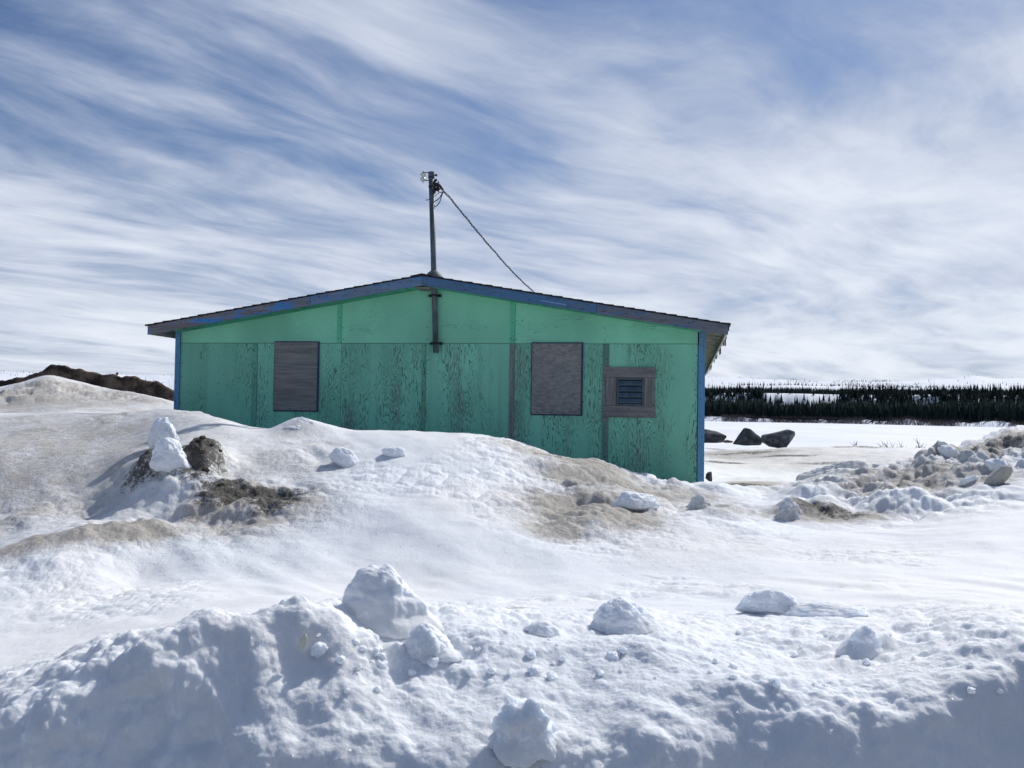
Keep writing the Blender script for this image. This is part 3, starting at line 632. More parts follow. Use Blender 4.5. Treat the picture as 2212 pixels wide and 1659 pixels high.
for px, py, d, s_, sd_ in [(253,811,24.4,7,1)]:
    rock(px, py, d, s_, s_, sd_, 'single dark stone standing on the crest of the brown earth mound', name='stone', cat='stone', sub=3, m=DIRT)

# snow clumps
def clump(px, py, d, wpx, hpx, seed, label, m=None, dep=.8, shape=None, group=None, cat='snow clump', name='snow_clump', lump=.40, rough_=.10, cuts=1, sub=6, rot=(0,0,0), sink=.42, bil=.07):
    hpx = hpx*1.1; base_shape = shape
    def shape(c):
        c = base_shape(c) if base_shape else c.copy()
        t = np.clip((c[:, 2]+1)/2, 0, 1); k = 1+1.3*np.exp(-t*5.0); c[:, 0] *= k; c[:, 1] *= k; return c
    return rock(px, py, d, wpx, hpx, seed, label, name=name, cat=cat, m=m or SNOWC, dep=dep, shape=shape, group=group, lump=lump, rough_=rough_, cuts=cuts, sub=sub, rot=rot, sink=sink, cutd=(.6,.95), seat=d < 10, bil=bil)
def cone(k=.5, lean=0.0, flare=0.0):
    def f(c):
        c = c.copy(); t = np.clip((c[:, 2]+1)/2, 0, 1); s_ = 1-k*t+flare*np.clip(.35-t, 0, 1); c[:, 0] = c[:, 0]*s_+lean*(t-.3); c[:, 1] *= s_; return c
    return f
clump(830, 1338, 3.52, 178, 128, 3, 'largest upright rounded lump of clean snow on the near bank, left of centre', shape=cone(.45, -.18, .8), dep=.8, lump=.24, rough_=.06)
clump(1350, 1352, 3.6, 122, 72, 8, 'rounded snow lump on the near bank right of centre, below the vent', shape=cone(.35, -.25, .6), lump=.25)
clump(927, 1415, 3.28, 112, 78, 14, 'small shaded snow lump just in front of the largest lump', shape=cone(.5, -.2, .6), lump=.25)
clump(1130, 1610, 3.02, 120, 110, 19, 'icy snowball lump nearest the camera at the bottom centre', shape=cone(.2, 0, .3), lump=.45, rough_=.12, bil=.2)
clump(1660, 1322, 4.7, 130, 56, 23, 'overhanging slab of snow lying behind the near bank on the right', shape=cone(.2, .0, .1), dep=.5, lump=.25, cuts=6)
clump(1770, 1325, 4.6, 180, 30, 25, 'low flat tail of snow to the right of the overhanging slab', dep=.5, lump=.25)
clump(1862, 1405, 3.75, 90, 60, 27, 'wedge of shaded snow on the near bank at the right', shape=cone(.5, .35, .4), lump=.3)
clump(1170, 1368, 3.5, 60, 30, 29, 'little round snow knob between the small lump and the lump below the vent', lump=.3, sub=5)
clump(650, 940, 10.45, 110, 44, 33, 'clean white peak of snow in front of the left boarded window', shape=cone(.85, 0, .4), dep=.9, lump=.3, rough_=.1, sink=.3)
clump(372, 1005, 8.75, 78, 66, 38, 'white snow clump clinging to the dark dirty hump at the left', shape=cone(.15, -.35, .1), lump=.35)
clump(356, 966, 8.85, 46, 66, 44, 'small rounded white snow cap perched highest on the dirty hump at the left', shape=cone(.02, -.45, -.2), lump=.5)
clump(748, 1002, 9.2, 58, 34, 46, 'oblong white snow block lying on the middle bank left of centre', dep=.7, lump=.3, rot=(0,.5,0))
clump(848, 982, 9.5, 44, 20, 48, 'small snow nugget on the middle bank to the right of the oblong block', dep=.7, sub=5)
clump(1365, 1092, 9.1, 84, 34, 52, 'white snow lump lying on the dirty bank below the vent', dep=.7)
clump(1705, 1118, 8.75, 56, 46, 56, 'small grey snow peak beside the dark grit at the lower right of the building', shape=cone(.6,-.2,.4), dep=.8, m=SNOWD)
clump(1510, 1098, 9.0, 50, 36, 58, 'small snow peak on the dirty bank in front of the right corner', shape=cone(.6, 0, .4), m=SNOWD)
clump(1812, 1066, 11.7, 165, 84, 71, 'low straight ridge of hard grey snow just left of the broken bank', m=SNOWD, shape=lambda c: np.stack([c[:,0], c[:,1], np.sign(c[:,2])*np.abs(c[:,2])**.6*(.72+.28*c[:,0])], -1), dep=.45, lump=.15, cuts=6, sink=.3)
o = clump(2155, 1048, 9.0, 74, 34, 61, 'flat slab of dirty brown ice tilted up on the crusty bank at the right', m=SNOWDD, name='ice_slab', cat='ice slab', dep=.3, lump=.12, rough_=.05, rot=(.5,-.55,.3), sink=0)
rd = random.Random(5)
GRP = 'crusty snow chunks on the right bank'
for k in range(16):                              # crust chunks over the right bank
    t = rd.random(); px = 1760+470*t; d = rd.uniform(9.2, 11.0)
    p = U(px, 1000, d); z = gh(p[0], p[1]); s_ = rd.uniform(14, 62)*(.5+.5*t)
    if s_ > 55: s_ *= .8
    me = rock_mesh('snow_chunk', s_/F*d/2, s_/F*d/2*.8, s_/F*d/2*rd.uniform(.4, .75), 300+k, 5, 3, .08, .34, None, (.6, .95))
    o = link('snow_chunk', me, SNOWD if rd.random() < .45 else SNOWC); o.location = (p[0], p[1], gz(p[0], p[1])-.01); o.rotation_euler = (rd.uniform(-.4,.4), rd.uniform(-.4,.4), rd.uniform(0, 6))
    tag(o, 'ragged chunk of crusted snow on the broken bank at the right edge', 'snow chunk', GRP)
CRG = 'crumbs of snow on the near ploughed bank'
for k in range(64):                             # crumbs broken off the near bank
    px = rd.uniform(250, 2180) if k < 26 else rd.choice((830, 1350, 927, 1130, 1660, 1862))+rd.gauss(0, 90); d = hit(px, rd.uniform(1370, 1500) if k < 26 else rd.uniform(1350, 1460), 3.2)
    p = U(px, 1400, d); z = gz(p[0], p[1]); s_ = rd.uniform(.006, .016) if k % 6 else rd.uniform(.016, .026)
    me = rock_mesh('snow_crumb', s_, s_*.9, s_*rd.uniform(.6, .9), 700+k, 4, 3, .12, .4, None, (.6, .95), .2)
    o = link('snow_crumb', me, SNOWC); o.location = (p[0], p[1], z+s_*.15); o.rotation_euler = (rd.uniform(-.5, .5), rd.uniform(-.5, .5), rd.uniform(0, 6))
    tag(o, 'small crumb of clean snow lying on the ploughed bank nearest the camera', 'snow crumb', CRG)
DSM = simple('wet_dirt', (.012, .011, .008), (.10, .09, .06), 22, .95, .8, .02, detail=8)
GR2 = 'dark dirt clods in the snow at the left'
for k in range(14):
    px, py, d = rd.choice([(440, 975, 8.95), (430, 1010, 8.8), (330, 985, 8.8), (560, 1072, 8.3), (500, 1068, 8.4)]); px += rd.gauss(0, 24); d += rd.gauss(0, .10)
    p = U(px, py, d); z = gh(p[0], p[1]); s_ = rd.uniform(.015, .04)
    me = rock_mesh('dirt_clod', s_, s_*.9, s_*.7, 500+k, 4, 5, .2, .4); o = link('dirt_clod', me, DSM); o.location = (p[0], p[1], gz(p[0], p[1])+s_*.1)
    tag(o, 'dark crumbling dirt clod in the blackened snow hump at the left', 'dirt clod', GR2)

o = rock(655, 1402, 3.2, 15, 34, 91, 'tiny cream coloured shard of ice standing in the hollow of the near bank', name='ice_shard', cat='ice shard', m=simple('cream_ice', (.72,.70,.55), (.82,.80,.66), 20, .35, .1, .002), dep=.4, sub=4, sink=.1, seat=True, rot=(0, .25, 0), cuts=5)
# bare shrub and dry stems by the lake
TWIG = simple('bare_twigs', (.06, .05, .045), (.13, .11, .09), 20, .9, 0)
def shrub(px, py, d, h, n, seed, label, name, cat, spread=.6):
    rd = random.Random(seed); p = U(px, py, d); bm = bmesh.new()
    def br(a, dr, ln, r_, lev):
        pts_ = [a]; q_ = a
        for k in range(4):
            dr = (dr+Vector((rd.gauss(0, .14), rd.gauss(0, .14), rd.gauss(.05, .1)))).normalized(); q_ = q_+dr*ln/4; pts_.append(q_)
        tube(bm, pts_, [r_*(1-.17*i) for i in range(5)], 4)
        if lev:
            for k in range(3): br(pts_[rd.choice((1, 2, 3))], (dr+Vector((rd.gauss(0, .5), rd.gauss(0, .5), .2))).normalized(), ln*.55, r_*.6, lev-1)
    for k in range(n): br(Vector((rd.gauss(0, .06), rd.gauss(0, .06), -.1)), Vector((rd.gauss(0, spread), rd.gauss(0, spread), 1)).normalized(), h*rd.uniform(.6, 1), .014, 1)
    o = obj(name, bm, TWIG, loc=tuple(p)); return tag(o, label, cat)
shrub(1925, 980, 31, .55, 16, 3, 'bare twiggy bush at the edge of the snow in front of the frozen lake', 'bush', 'bush', .9)
for k, (px, lab) in enumerate([(1790, 'sparse dry grass stems nearest the blunt boulder'), (1845, 'thin dry stems between the boulders and the bare bush'), (1985, 'thin dry stems just right of the bare bush')]):
    shrub(px, 978, 32, .55 if k else .3, 7, 20+k, lab, 'dry_stems', 'dry stems', .35)
# driftwood / washed-out roots on the far shore
DRIFT = simple('dark_driftwood', (.008, .008, .010), (.035, .032, .035), .8, .9, 0)
for k, (px, wp, lab) in enumerate([(1668, 110, 'long dark undercut root ledge on the far shore above the pointed boulder'), (1735, 60, 'dark tangle of roots on the far shore above the blunt boulder'), (1795, 34, 'short dark log on the far shore right of the boulders'), (1905, 36, 'dark washed up log on the far shore above the bare bush')]):
    p = U(px, 905, 500); a = math.atan2(p[0], p[1]); r_ = float(shore(a))+2; bm = bmesh.new(); rd = random.Random(k+4); W_ = wp/F*500
    tx, ty = math.cos(a), -math.sin(a); ox, oy = r_*math.sin(a), r_*math.cos(a); z0 = LZ+1.3
    for j in range(max(3, int(W_/2.2))):
        s_ = rd.uniform(-.5, .5)*W_; zt = z0+1.3-abs(s_)/W_*2+rd.uniform(-.3, .3)
        e = s_+rd.uniform(-3, 3); pts_ = [Vector((ox+tx*s_, oy+ty*s_, zt)), Vector((ox+tx*(s_+e)/2, oy+ty*(s_+e)/2, zt-.5)), Vector((ox+tx*e, oy+ty*e, LZ+.2))]
        tube(bm, pts_, [.45, .35, .2], 5)
    for j in range(5):
        s0 = -W_/2+j*W_/5; tube(bm, [Vector((ox+tx*s0, oy+ty*s0, z0+.9+rd.uniform(-.3,.3))), Vector((ox+tx*(s0+W_/4), oy+ty*(s0+W_/4), z0+.9+rd.uniform(-.3,.3)))], .42, 5)
    tag(obj('driftwood', bm, DRIFT), lab, 'driftwood')

# ------------------------------------------------------------------ the building (local x along the wall, y away, z up from its floor)
TH = R(10.39)
house = empty('plywood_building', (-4.785, 13.627, 0), 'long single storey green plywood building with blue trim and boarded windows', 'building', -TH)
HX, LEN = 7.37, 12.6; MID, RT, SLP = 3.68, 3.335, .1655
def roofz(x): return RT-SLP*abs(x-MID)
ZB = .2                                          # hidden foot of the walls under the snow
def panel(x0, x1, z0, z1, m, name='wall_panel'):
    bm = bmesh.new()
    if z1 is None:
        xs_ = [x0]+([MID] if x0 < MID < x1 else [])+[x1]
        poly = [(x0, z0), (x1, z0)]+[(x_, roofz(x_)-.075) for x_ in reversed(xs_)]
    else: poly = [(x0, z0), (x1, z0), (x1, z1), (x0, z1)]
    prism(bm, poly, 0, .014)
    # rows of nail heads
    ztop = (lambda x_: roofz(x_)-.2) if z1 is None else (lambda x_: z1-.03)
    for xn in (x0+.02, (x0+x1)/2, x1-.02):
        zc_ = z0+.05
        while zc_ < ztop(xn):
            if random.random() < .8: nail(bm, xn+random.uniform(-.006, .006), zc_, -.0015)
            zc_ += random.uniform(.14, .24)
    return obj(name, bm, [m, NAIL], house)
def nail(bm, x, z, y, r_=.0075):
    vs = [bm.verts.new((x+r_*math.cos(a_), y, z+r_*math.sin(a_))) for a_ in [k*math.pi/3 for k in range(6)]]
    vb = [bm.verts.new((v.co.x, y+.003, v.co.z)) for v in vs]
    bm.faces.new(vs).material_index = 1
    for k in range(6): bm.faces.new((vs[k], vs[(k+1) % 6], vb[(k+1) % 6], vb[k])).material_index = 1
sx_ = [.012, 1.197, 2.443, 3.664, 4.896, 6.09, 7.316]
wears = [.02, .10, .17, .08, .14, .12]
for k in range(6):
    m = painted_ply('green_paint_%s' % 'abcdef'[k], tuple(c*(1.0, 1.05, .97, 1.03, .98, .95)[k] for c in GREEN), WOODG, wears[k], k*1.37+.4, True, .35 if k in (2, 3, 5) else .18)
    panel(sx_[k]+.002, sx_[k+1]-.003, ZB, 2.440, m)
for k, (a_, b_) in enumerate([(.012, 2.443), (2.443, 4.896), (4.896, 7.316)]):
    m = painted_ply('upper_green_paint_%s' % 'abc'[k], (.265, .68, .455), WOODG, (-.22, -.20, -.06)[k], 11+k*2.3, False, 0, .8)
    panel(a_+.002, b_-.003, 2.446, None, m)
# framing behind the sheets, side and rear walls
bm = bmesh.new(); prism(bm, [(.02, ZB), (HX-.02, ZB), (HX-.02, roofz(HX)-.08), (MID, RT-.08), (.02, roofz(0)-.08)], .015, .10); obj('wall_frame', bm, DARK, house)
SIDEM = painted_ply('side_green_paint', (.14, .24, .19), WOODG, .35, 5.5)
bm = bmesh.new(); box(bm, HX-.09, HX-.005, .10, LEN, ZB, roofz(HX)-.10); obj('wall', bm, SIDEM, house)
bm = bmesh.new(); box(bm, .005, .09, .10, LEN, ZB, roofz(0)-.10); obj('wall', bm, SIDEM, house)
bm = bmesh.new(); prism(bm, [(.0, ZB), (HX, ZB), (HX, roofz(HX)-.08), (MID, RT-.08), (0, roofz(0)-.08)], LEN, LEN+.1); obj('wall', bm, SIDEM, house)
# battens over seams
BATG = painted_ply('batten_green', (.17, .46, .32), (.22, .26, .24), .12, 31, True, .2); BATW = board_mat('weathered_batten', (.16, .18, .17), (.25, .27, .25), (.12, .28, .21), (.55, .7), False, 3)
def strip(x0, x1, z0, z1, m, y=-.006, name='batten', nails_=True, t=.0):
    bm = bmesh.new(); box(bm, x0, x1, y, -.0006+t, z0, z1)
    if nails_:
        z_ = z0+.06
        while z_ < z1-.03: nail(bm, (x0+x1)/2+random.uniform(-.015, .015), z_, y-.0015); z_ += random.uniform(.16, .3)
    return obj(name, bm, [m, NAIL], house, bevel=.0015)
strip(1.115, 1.192, ZB, 2.436, BATG, -.003); strip(4.825, 4.893, ZB, 2.436, BATW, -.004); strip(4.825, 4.893, 2.447, roofz(4.86)-.10, painted_ply('upper_batten_green', (.14, .56, .34), WOODG, -.1, 33, False, 0), -.004)
strip(3.60, 3.661, ZB, 2.436, BATG, -.003); strip(2.37, 2.441, 2.447, roofz(2.4)-.10, painted_ply('upper_batten_green_worn', (.14, .56, .34), WOODG, .0, 35, False, 0), -.003)
BAT6 = board_mat('grey_green_batten', (.10, .19, .16), (.15, .27, .22), None, (0, 1), False, 8)
strip(6.088, 6.165, 2.178, 2.438, BAT6, -.018); strip(6.088, 6.165, ZB, 1.395, BAT6, -.018)
# corner trims
BLUE = (.12, .30, .50)
TRIM = board_mat('blue_corner_paint', (.12, .15, .20), (.18, .22, .28), BLUE, (.30, .46), False, 5)
def trim(x0, x1, z0, z1, y=-.022, jit=.002):
    bm = bmesh.new(); box(bm, x0, x1, y, .1, z0, z1)
    z_ = z0+.1
    while z_ < z1-.03: nail(bm, (x0+x1)/2+random.uniform(-.03, .03), z_, y-.0015); z_ += random.uniform(.1, .3)
    return obj('corner_trim', bm, [TRIM, NAIL], house, bevel=.002)
trim(-.065, .012, ZB, 2.40); trim(-.065, .006, 2.403, roofz(0)-.10); trim(7.322, 7.408, ZB, 2.425); trim(7.329, 7.424, 2.428, roofz(7.4)-.095, -.024)
# roof: deck, rake soffit, fascias, shingles, rafters
YF, YR = -.30, LEN+.30; XL, XR = -.335, 7.695
DECK = simple('roof_deck_underside', (.05, .055, .05), (.12, .12, .10), 6, .85, .2, sc=(1, .3, 1))  # coloured dark to stand for the shadow gaps between the rafters
def slope_poly(x0, x1, zo, th): return [(x0, roofz(x0)+zo), (x1, roofz(x1)+zo), (x1, roofz(x1)+zo-th), (x0, roofz(x0)+zo-th)]
roof_root = None
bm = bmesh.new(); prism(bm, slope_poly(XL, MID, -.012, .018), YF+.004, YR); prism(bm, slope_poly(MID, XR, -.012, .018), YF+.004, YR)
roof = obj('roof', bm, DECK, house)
def sub(name, bm, m, **k):
    return obj(name, bm, m, roof, **k)
SHING = simple('asphalt_shingles', (.016, .015, .018), (.045, .043, .048), 40, .95, .6, .004)
bm = bmesh.new(); rd = random.Random(9)
for side in (-1, 1):
    n_c = 30; wdt = (XR-MID)/n_c
    for k in range(n_c):
        x0 = MID+side*(k*wdt-.02); x1 = MID+side*((k+1)*wdt+.02); yf = YF-.030-rd.uniform(0, .016)
        z0 = roofz(x0)+.001+.002; z1 = roofz(x1)+.012+rd.uniform(0, .006); lo0 = roofz(x0)-.008; lo1 = roofz(x1)-.008
        prism(bm, [(x0, z0), (x1, z1), (x1, lo1), (x0, lo0)], yf, YR+.02)
prism(bm, [(MID-.16, roofz(MID-.16)+.018), (MID, RT+.022), (MID+.16, roofz(MID+.16)+.018), (MID+.16, roofz(MID+.16)+.005), (MID, RT+.008), (MID-.16, roofz(MID-.16)+.005)], YF-.05, YR+.02)
sub('shingles', bm, SHING)
FB = {}
FB[0] = board_mat('fascia_blue_left_end', (.15, .14, .15), (.24, .23, .24), (.07, .26, .58), (.50, .60), True, 2)
FB[1] = board_mat('fascia_blue_left', (.14, .19, .27), (.19, .25, .34), (.09, .25, .48), (.46, .62), True, 9)
FB[2] = board_mat('fascia_blue_right', (.08, .14, .22), (.12, .19, .28), (.09, .20, .35), (.30, .60), True, 14)
FB[3] = board_mat('fascia_grey_right_end', (.13, .14, .17), (.19, .20, .23), (.09, .17, .29), (.48, .66), True, 22)
for k, (x0, x1) in enumerate([(XL+.012, 2.10), (2.104, MID-.002), (MID+.002, 6.02), (6.024, XR-.012)]):
    bm = bmesh.new(); prism(bm, slope_poly(x0, x1, -.010, .125), YF-.022, YF)
    for j in range(9):
        x_ = x0+(x1-x0)*(j+.5)/9+rd.uniform(-.1, .1); nail(bm, x_, roofz(x_)-rd.choice((.04, .10)), YF-.0235)
    o = sub('fascia_board', bm, [FB[k], NAIL], bevel=.002)
    if k == 3: o['label'] = 'grey weathered fascia board with little blue left'
    if k == 0: o['label'] = 'fascia board with bright blue paint flaking to bare grey wood'
bm = bmesh.new(); prism(bm, [(5.28, roofz(5.28)-.078), (5.62, roofz(5.62)-.078), (5.64, roofz(5.64)-.095), (5.30, roofz(5.30)-.092)], YF-.0245, YF-.0222)
sub('paint_patch', bm, simple('pale_blue_paint', (.12, .28, .52), (.2, .38, .6), 30, .8, 0))
# green painted soffit strip under the rake
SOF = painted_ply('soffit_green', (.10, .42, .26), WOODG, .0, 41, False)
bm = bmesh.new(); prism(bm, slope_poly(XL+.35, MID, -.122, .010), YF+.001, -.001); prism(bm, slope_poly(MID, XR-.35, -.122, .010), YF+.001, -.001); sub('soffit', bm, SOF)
bm = bmesh.new(); box(bm, MID-.10, MID+.10, YF+.02, -.03, RT-.175, RT-.15); sub('ridge_block', bm, board_mat('bare_block', (.2, .19, .17), (.3, .28, .25)), bevel=.003)
RAFT = simple('rafter_paint', (.34, .36, .28), (.55, .55, .46), 10, .85, .2, sc=(1, 4, 1))
for s_, (x0, x1) in enumerate([(XL+.045, .004), (HX-.004, XR-.045)]):
    y_ = .02
    while y_ < LEN:
        bm = bmesh.new(); prism(bm, slope_poly(x0, x1, -.031, .045), y_, y_+.038); sub('rafter_tail', bm, RAFT); y_ += .60
    bm = bmesh.new(); prism(bm, slope_poly(x0, x1, -.031, .085), YF+.002, YF+.04); sub('rafter_tail', bm, RAFT)
WHT = simple('eave_fascia_paint', (.32, .34, .30), (.55, .56, .50), 5, .85, .2, sc=(3, 1, 3))
for xx0 in (XL+.015, XR-.043):
    bm = bmesh.new(); z_ = roofz(xx0)-.035; box(bm, xx0, xx0+.028, YF+.004, YR-.02, z_-.10, z_); sub('eave_board', bm, WHT, bevel=.002)
# torn strips of felt hanging from the right eave
bm = bmesh.new()
for k in range(60):
    y_ = YF+.05+k*.205; w_ = rd.uniform(.1, .22); h_ = rd.uniform(.01, .06) if rd.random() < .7 else rd.uniform(.08, .16)
    box(bm, XR-.008, XR-.003+rd.uniform(0, .012), y_, y_+w_, roofz(XR)-.03-h_, roofz(XR)-.004)
box(bm, XR-.0085, XR-.0025, YF+.03, YF+.05+60*.205, roofz(XR)-.034, roofz(XR)-.006)
sub('torn_felt', bm, SHING)

# boarded windows
def nails_ring(bm, x0, x1, z0, z1, y, n_=4, m_=5):
    for k in range(n_):
        x_ = x0+(x1-x0)*(k+.5)/n_
        for z_ in (z0+.025, z1-.025): nail(bm, x_+random.uniform(-.02, .02), z_, y)
    for k in range(m_):
        z_ = z0+(z1-z0)*(k+.5)/m_
        for x_ in (x0+.02, x1-.02): nail(bm, x_, z_+random.uniform(-.03, .03), y)
PLYG = board_mat('weathered_grey_plywood', (.16, .158, .15), (.27, .262, .245), None, (0, 1), True, 17)
m, nt, b = mat('weathered_flake_board'); tc = N(nt, 'ShaderNodeTexCoord'); OSB = m
vo = N(nt, 'ShaderNodeTexVoronoi', feature='F1'); nt.links.new(mapping(nt, tc.outputs['Object'], rot=(0, .9, 0), sc=(16, 4, 38)), vo.inputs['Vector']); vo.inputs['Scale'].default_value = 1
vs_ = N(nt, 'ShaderNodeSeparateColor'); nt.links.new(vo.outputs['Color'], vs_.inputs[0]); nn_ = noise(nt, tc.outputs['Object'], 3, 5, .6)
v2 = N(nt, 'ShaderNodeTexVoronoi', feature='F1'); nt.links.new(mapping(nt, tc.outputs['Object'], rot=(0, -.7, 0), sc=(18, 4, 44)), v2.inputs['Vector']); v2.inputs['Scale'].default_value = 1
v2s = N(nt, 'ShaderNodeSeparateColor'); nt.links.new(v2.outputs['Color'], v2s.inputs[0])
f_ = math_(nt, 'ADD', math_(nt, 'MULTIPLY', vs_.outputs[0], .35), math_(nt, 'ADD', math_(nt, 'MULTIPLY', v2s.outputs[1], .3), math_(nt, 'MULTIPLY', nn_.outputs[0], .5)))
nt.links.new(mixc(nt, mapr(nt, f_, .2, .95), (.17, .166, .16), (.29, .28, .268)), b.inputs['Base Color']); b.inputs['Roughness'].default_value = .85; bump(nt, b, f_, .3, .003)
EDGE = board_mat('window_edge_wood', (.05, .05, .08), (.12, .12, .17), (.04, .07, .16), (.4, .6), False, 6)
wb = empty('window_cover', (0, 0, 0), None, None); wb.parent = house; wb['label'] = 'grey weathered plywood sheet over the left window'
bm = bmesh.new(); box(bm, 1.470, 2.100, -.034, -.020, 1.500, 2.452, jit=.004); nails_ring(bm, 1.47, 2.10, 1.5, 2.452, -.0355); obj('plywood_sheet', bm, [PLYG, NAIL], wb, bevel=.002)
bm = bmesh.new(); box(bm, 1.455, 2.125, -.0195, -.001, 1.482, 2.468); obj('window_frame', bm, EDGE, wb, bevel=.003)
wb = empty('window_cover', (0, 0, 0), None, None); wb.parent = house; wb['label'] = 'grey flake board sheet over the right window'
bm = bmesh.new(); box(bm, 5.140, 5.798, -.036, -.022, 1.500, 2.446, jit=.004); nails_ring(bm, 5.14, 5.798, 1.5, 2.446, -.0375); obj('flake_board_sheet', bm, [OSB, NAIL], wb, bevel=.002)
bm = bmesh.new(); box(bm, 5.126, 5.822, -.0215, -.001, 1.485, 2.460); obj('window_frame', bm, EDGE, wb, bevel=.003)
# louvred vent with a surround of grey planks
vt = empty('vent', (0, 0, 0), None, None); vt.parent = house
VP = [board_mat('vent_plank_grain_%s' % 'abcde'[k], (.14, .137, .135), (.25, .24, .235), None, (0, 1), k < 2, 40+k*3) for k in range(5)]
def vplank(x0, x1, z0, z1, m, y=-.030, nl=()):
    bm = bmesh.new(); box(bm, x0, x1, y, -.001, z0, z1, jit=.001)
    for x_, z_ in nl: nail(bm, x_, z_, y-.0015, .007)
    obj('plank', bm, [m, NAIL], vt, bevel=.002)
vplank(6.088, 6.778, 2.000, 2.134, VP[0], -.031, [(6.12, 2.03), (6.21, 2.11), (6.46, 2.11), (6.64, 2.105), (6.74, 2.03), (6.70, 2.09)])
vplank(6.088, 6.778, 1.473, 1.622, VP[1], -.031, [(6.12, 1.51), (6.35, 1.5), (6.43, 1.59), (6.55, 1.5), (6.7, 1.51), (6.68, 1.56), (6.61, 1.6)])
vplank(6.125, 6.268, 1.625, 1.997, VP[2], -.027, [(6.14, 1.95), (6.14, 1.69), (6.25, 1.82)]); vplank(6.632, 6.765, 1.625, 1.997, VP[3], -.027, [(6.72, 1.94), (6.72, 1.68), (6.75, 1.64)])
vplank(6.088, 6.122, 1.625, 1.997, VP[4], -.020, [(6.105, 1.75), (6.105, 1.9)])
vplank(6.088, 6.165, 2.137, 2.172, VP[4], -.024); vplank(6.088, 6.165, 1.405, 1.470, VP[4], -.024)
LOUV = simple('blue_grey_louvre_metal', (.035, .07, .10), (.06, .11, .15), 9, .5, .1, .002, spec=.5); LFR = board_mat('vent_frame_wood', (.07, .08, .10), (.13, .14, .16), None, (0, 1), False, 60)
bm = bmesh.new()
for (x0, x1, z0, z1) in ((6.272, 6.298, 1.626, 1.996), (6.602, 6.628, 1.626, 1.996), (6.299, 6.601, 1.968, 1.996), (6.299, 6.601, 1.626, 1.650)): box(bm, x0, x1, -.036, -.001, z0, z1)
obj('vent_frame', bm, LFR, vt, bevel=.002)
bm = bmesh.new(); box(bm, 6.299, 6.601, -.0035, -.0015, 1.651, 1.967); obj('vent_backing', bm, DARK, vt)
for k in range(4):
    zt = 1.955-k*.078; bm = bmesh.new(); prs = [(-.008, zt), (-.011, zt+.002), (-.030, zt-.048), (-.026, zt-.062), (-.023, zt-.060), (-.026, zt-.048)]
    a_ = [bm.verts.new((6.300, y_, z_)) for y_, z_ in prs]; b_ = [bm.verts.new((6.600, y_, z_)) for y_, z_ in prs]; bm.faces.new(a_); bm.faces.new(b_[::-1])
    for j in range(6): bm.faces.new((a_[j], b_[j], b_[(j+1) % 6], a_[(j+1) % 6]))
    obj('louvre', bm, LOUV, vt)

# ------------------------------------------------------------------ service mast and cable
GALV = simple('galvanised_steel', (.06, .075, .09), (.13, .15, .17), 14, .55, .12, .002, sc=(1, 1, .4), spec=.5, metal=.25)
BLK = simple('black_fittings', (.008, .008, .010), (.02, .02, .024), 20, .6, 0)
PORC = simple('white_porcelain', (.55, .55, .52), (.7, .7, .68), 9, .3, 0, spec=.6)
hm = Matrix.Translation((-4.785, 13.627, 0)) @ Matrix.Rotation(-TH, 4, 'Z')
def mp(z, dx=0, dy=0): return Vector((3.817-.0444*(z-2.313)+dx, -.062+dy, z))
mast = empty('service_mast', tuple(hm @ mp(2.313)), 'grey steel electrical service mast rising through the roof near the ridge', 'utility mast', -TH)
org = mp(2.313)
def mobj(name, bm, m, parent=mast, **k): return obj(name, bm, m, parent, **k)
bm = bmesh.new(); tube(bm, [mp(2.313)-org, mp(3.4)-org, mp(4.7)-org], .038, 20); mobj('pole', bm, GALV, smooth=False)
for p_ in bpy.data.objects['pole'].data.polygons: p_.use_smooth = len(p_.vertices) == 4
bm = bmesh.new(); tube(bm, [mp(4.69)-org, mp(4.705)-org, mp(4.79)-org], [.039, .043, .043], 20); mobj('pole_cap', bm, GALV, smooth=False)
bm = bmesh.new(); c0 = mp(3.28)-org; lathe(bm, [(.13, 0.0), (.12, .06), (.098, .105), (.078, .13), (.055, .145), (.045, .155)], c0, n=28); o = mobj('roof_flashing', bm, simple('lead_flashing', (.10, .12, .13), (.2, .22, .22), 12, .6, .2), smooth=True)
for z_ in (2.44, 3.095):
    c0 = mp(z_)-org; bm = bmesh.new(); box(bm, c0.x-.085, c0.x-.046, c0.y+.030, c0.y+.058, c0.z-.018, c0.z+.018); box(bm, c0.x+.046, c0.x+.085, c0.y+.030, c0.y+.058, c0.z-.018, c0.z+.018)
    box(bm, c0.x-.046, c0.x+.046, c0.y-.046, c0.y+.040, c0.z-.012, c0.z+.012); st = mobj('strap', bm, BLK, bevel=.002)
    for s_ in (-1, 1):
        bm = bmesh.new(); lathe(bm, [(.010, -.02), (.010, .02)], c0+Vector((s_*.066, .018, 0)), 'X', 8); mobj('bolt', bm, BLK, st)
c0 = mp(4.71)-org
bm = bmesh.new(); tube(bm, [c0+Vector((-.04, 0, .075)), c0+Vector((-.125, 0, .078)), c0+Vector((-.128, 0, .078))], .006, 6); tube(bm, [c0+Vector((-.04, 0, -.035)), c0+Vector((-.115, 0, -.030))], .006, 6); tube(bm, [c0+Vector((-.118, 0, .095)), c0+Vector((-.118, 0, -.065))], .006, 6)
ins = mobj('insulator_bracket', bm, BLK)
bm = bmesh.new(); lathe(bm, [(.012, -.052), (.036, -.048), (.042, -.030), (.036, -.012), (.022, -.004), (.022, .010), (.036, .020), (.044, .036), (.038, .052), (.012, .056)], c0+Vector((-.118, 0, .012)), n=18); mobj('insulator', bm, PORC, ins, smooth=True)
bm = bmesh.new()
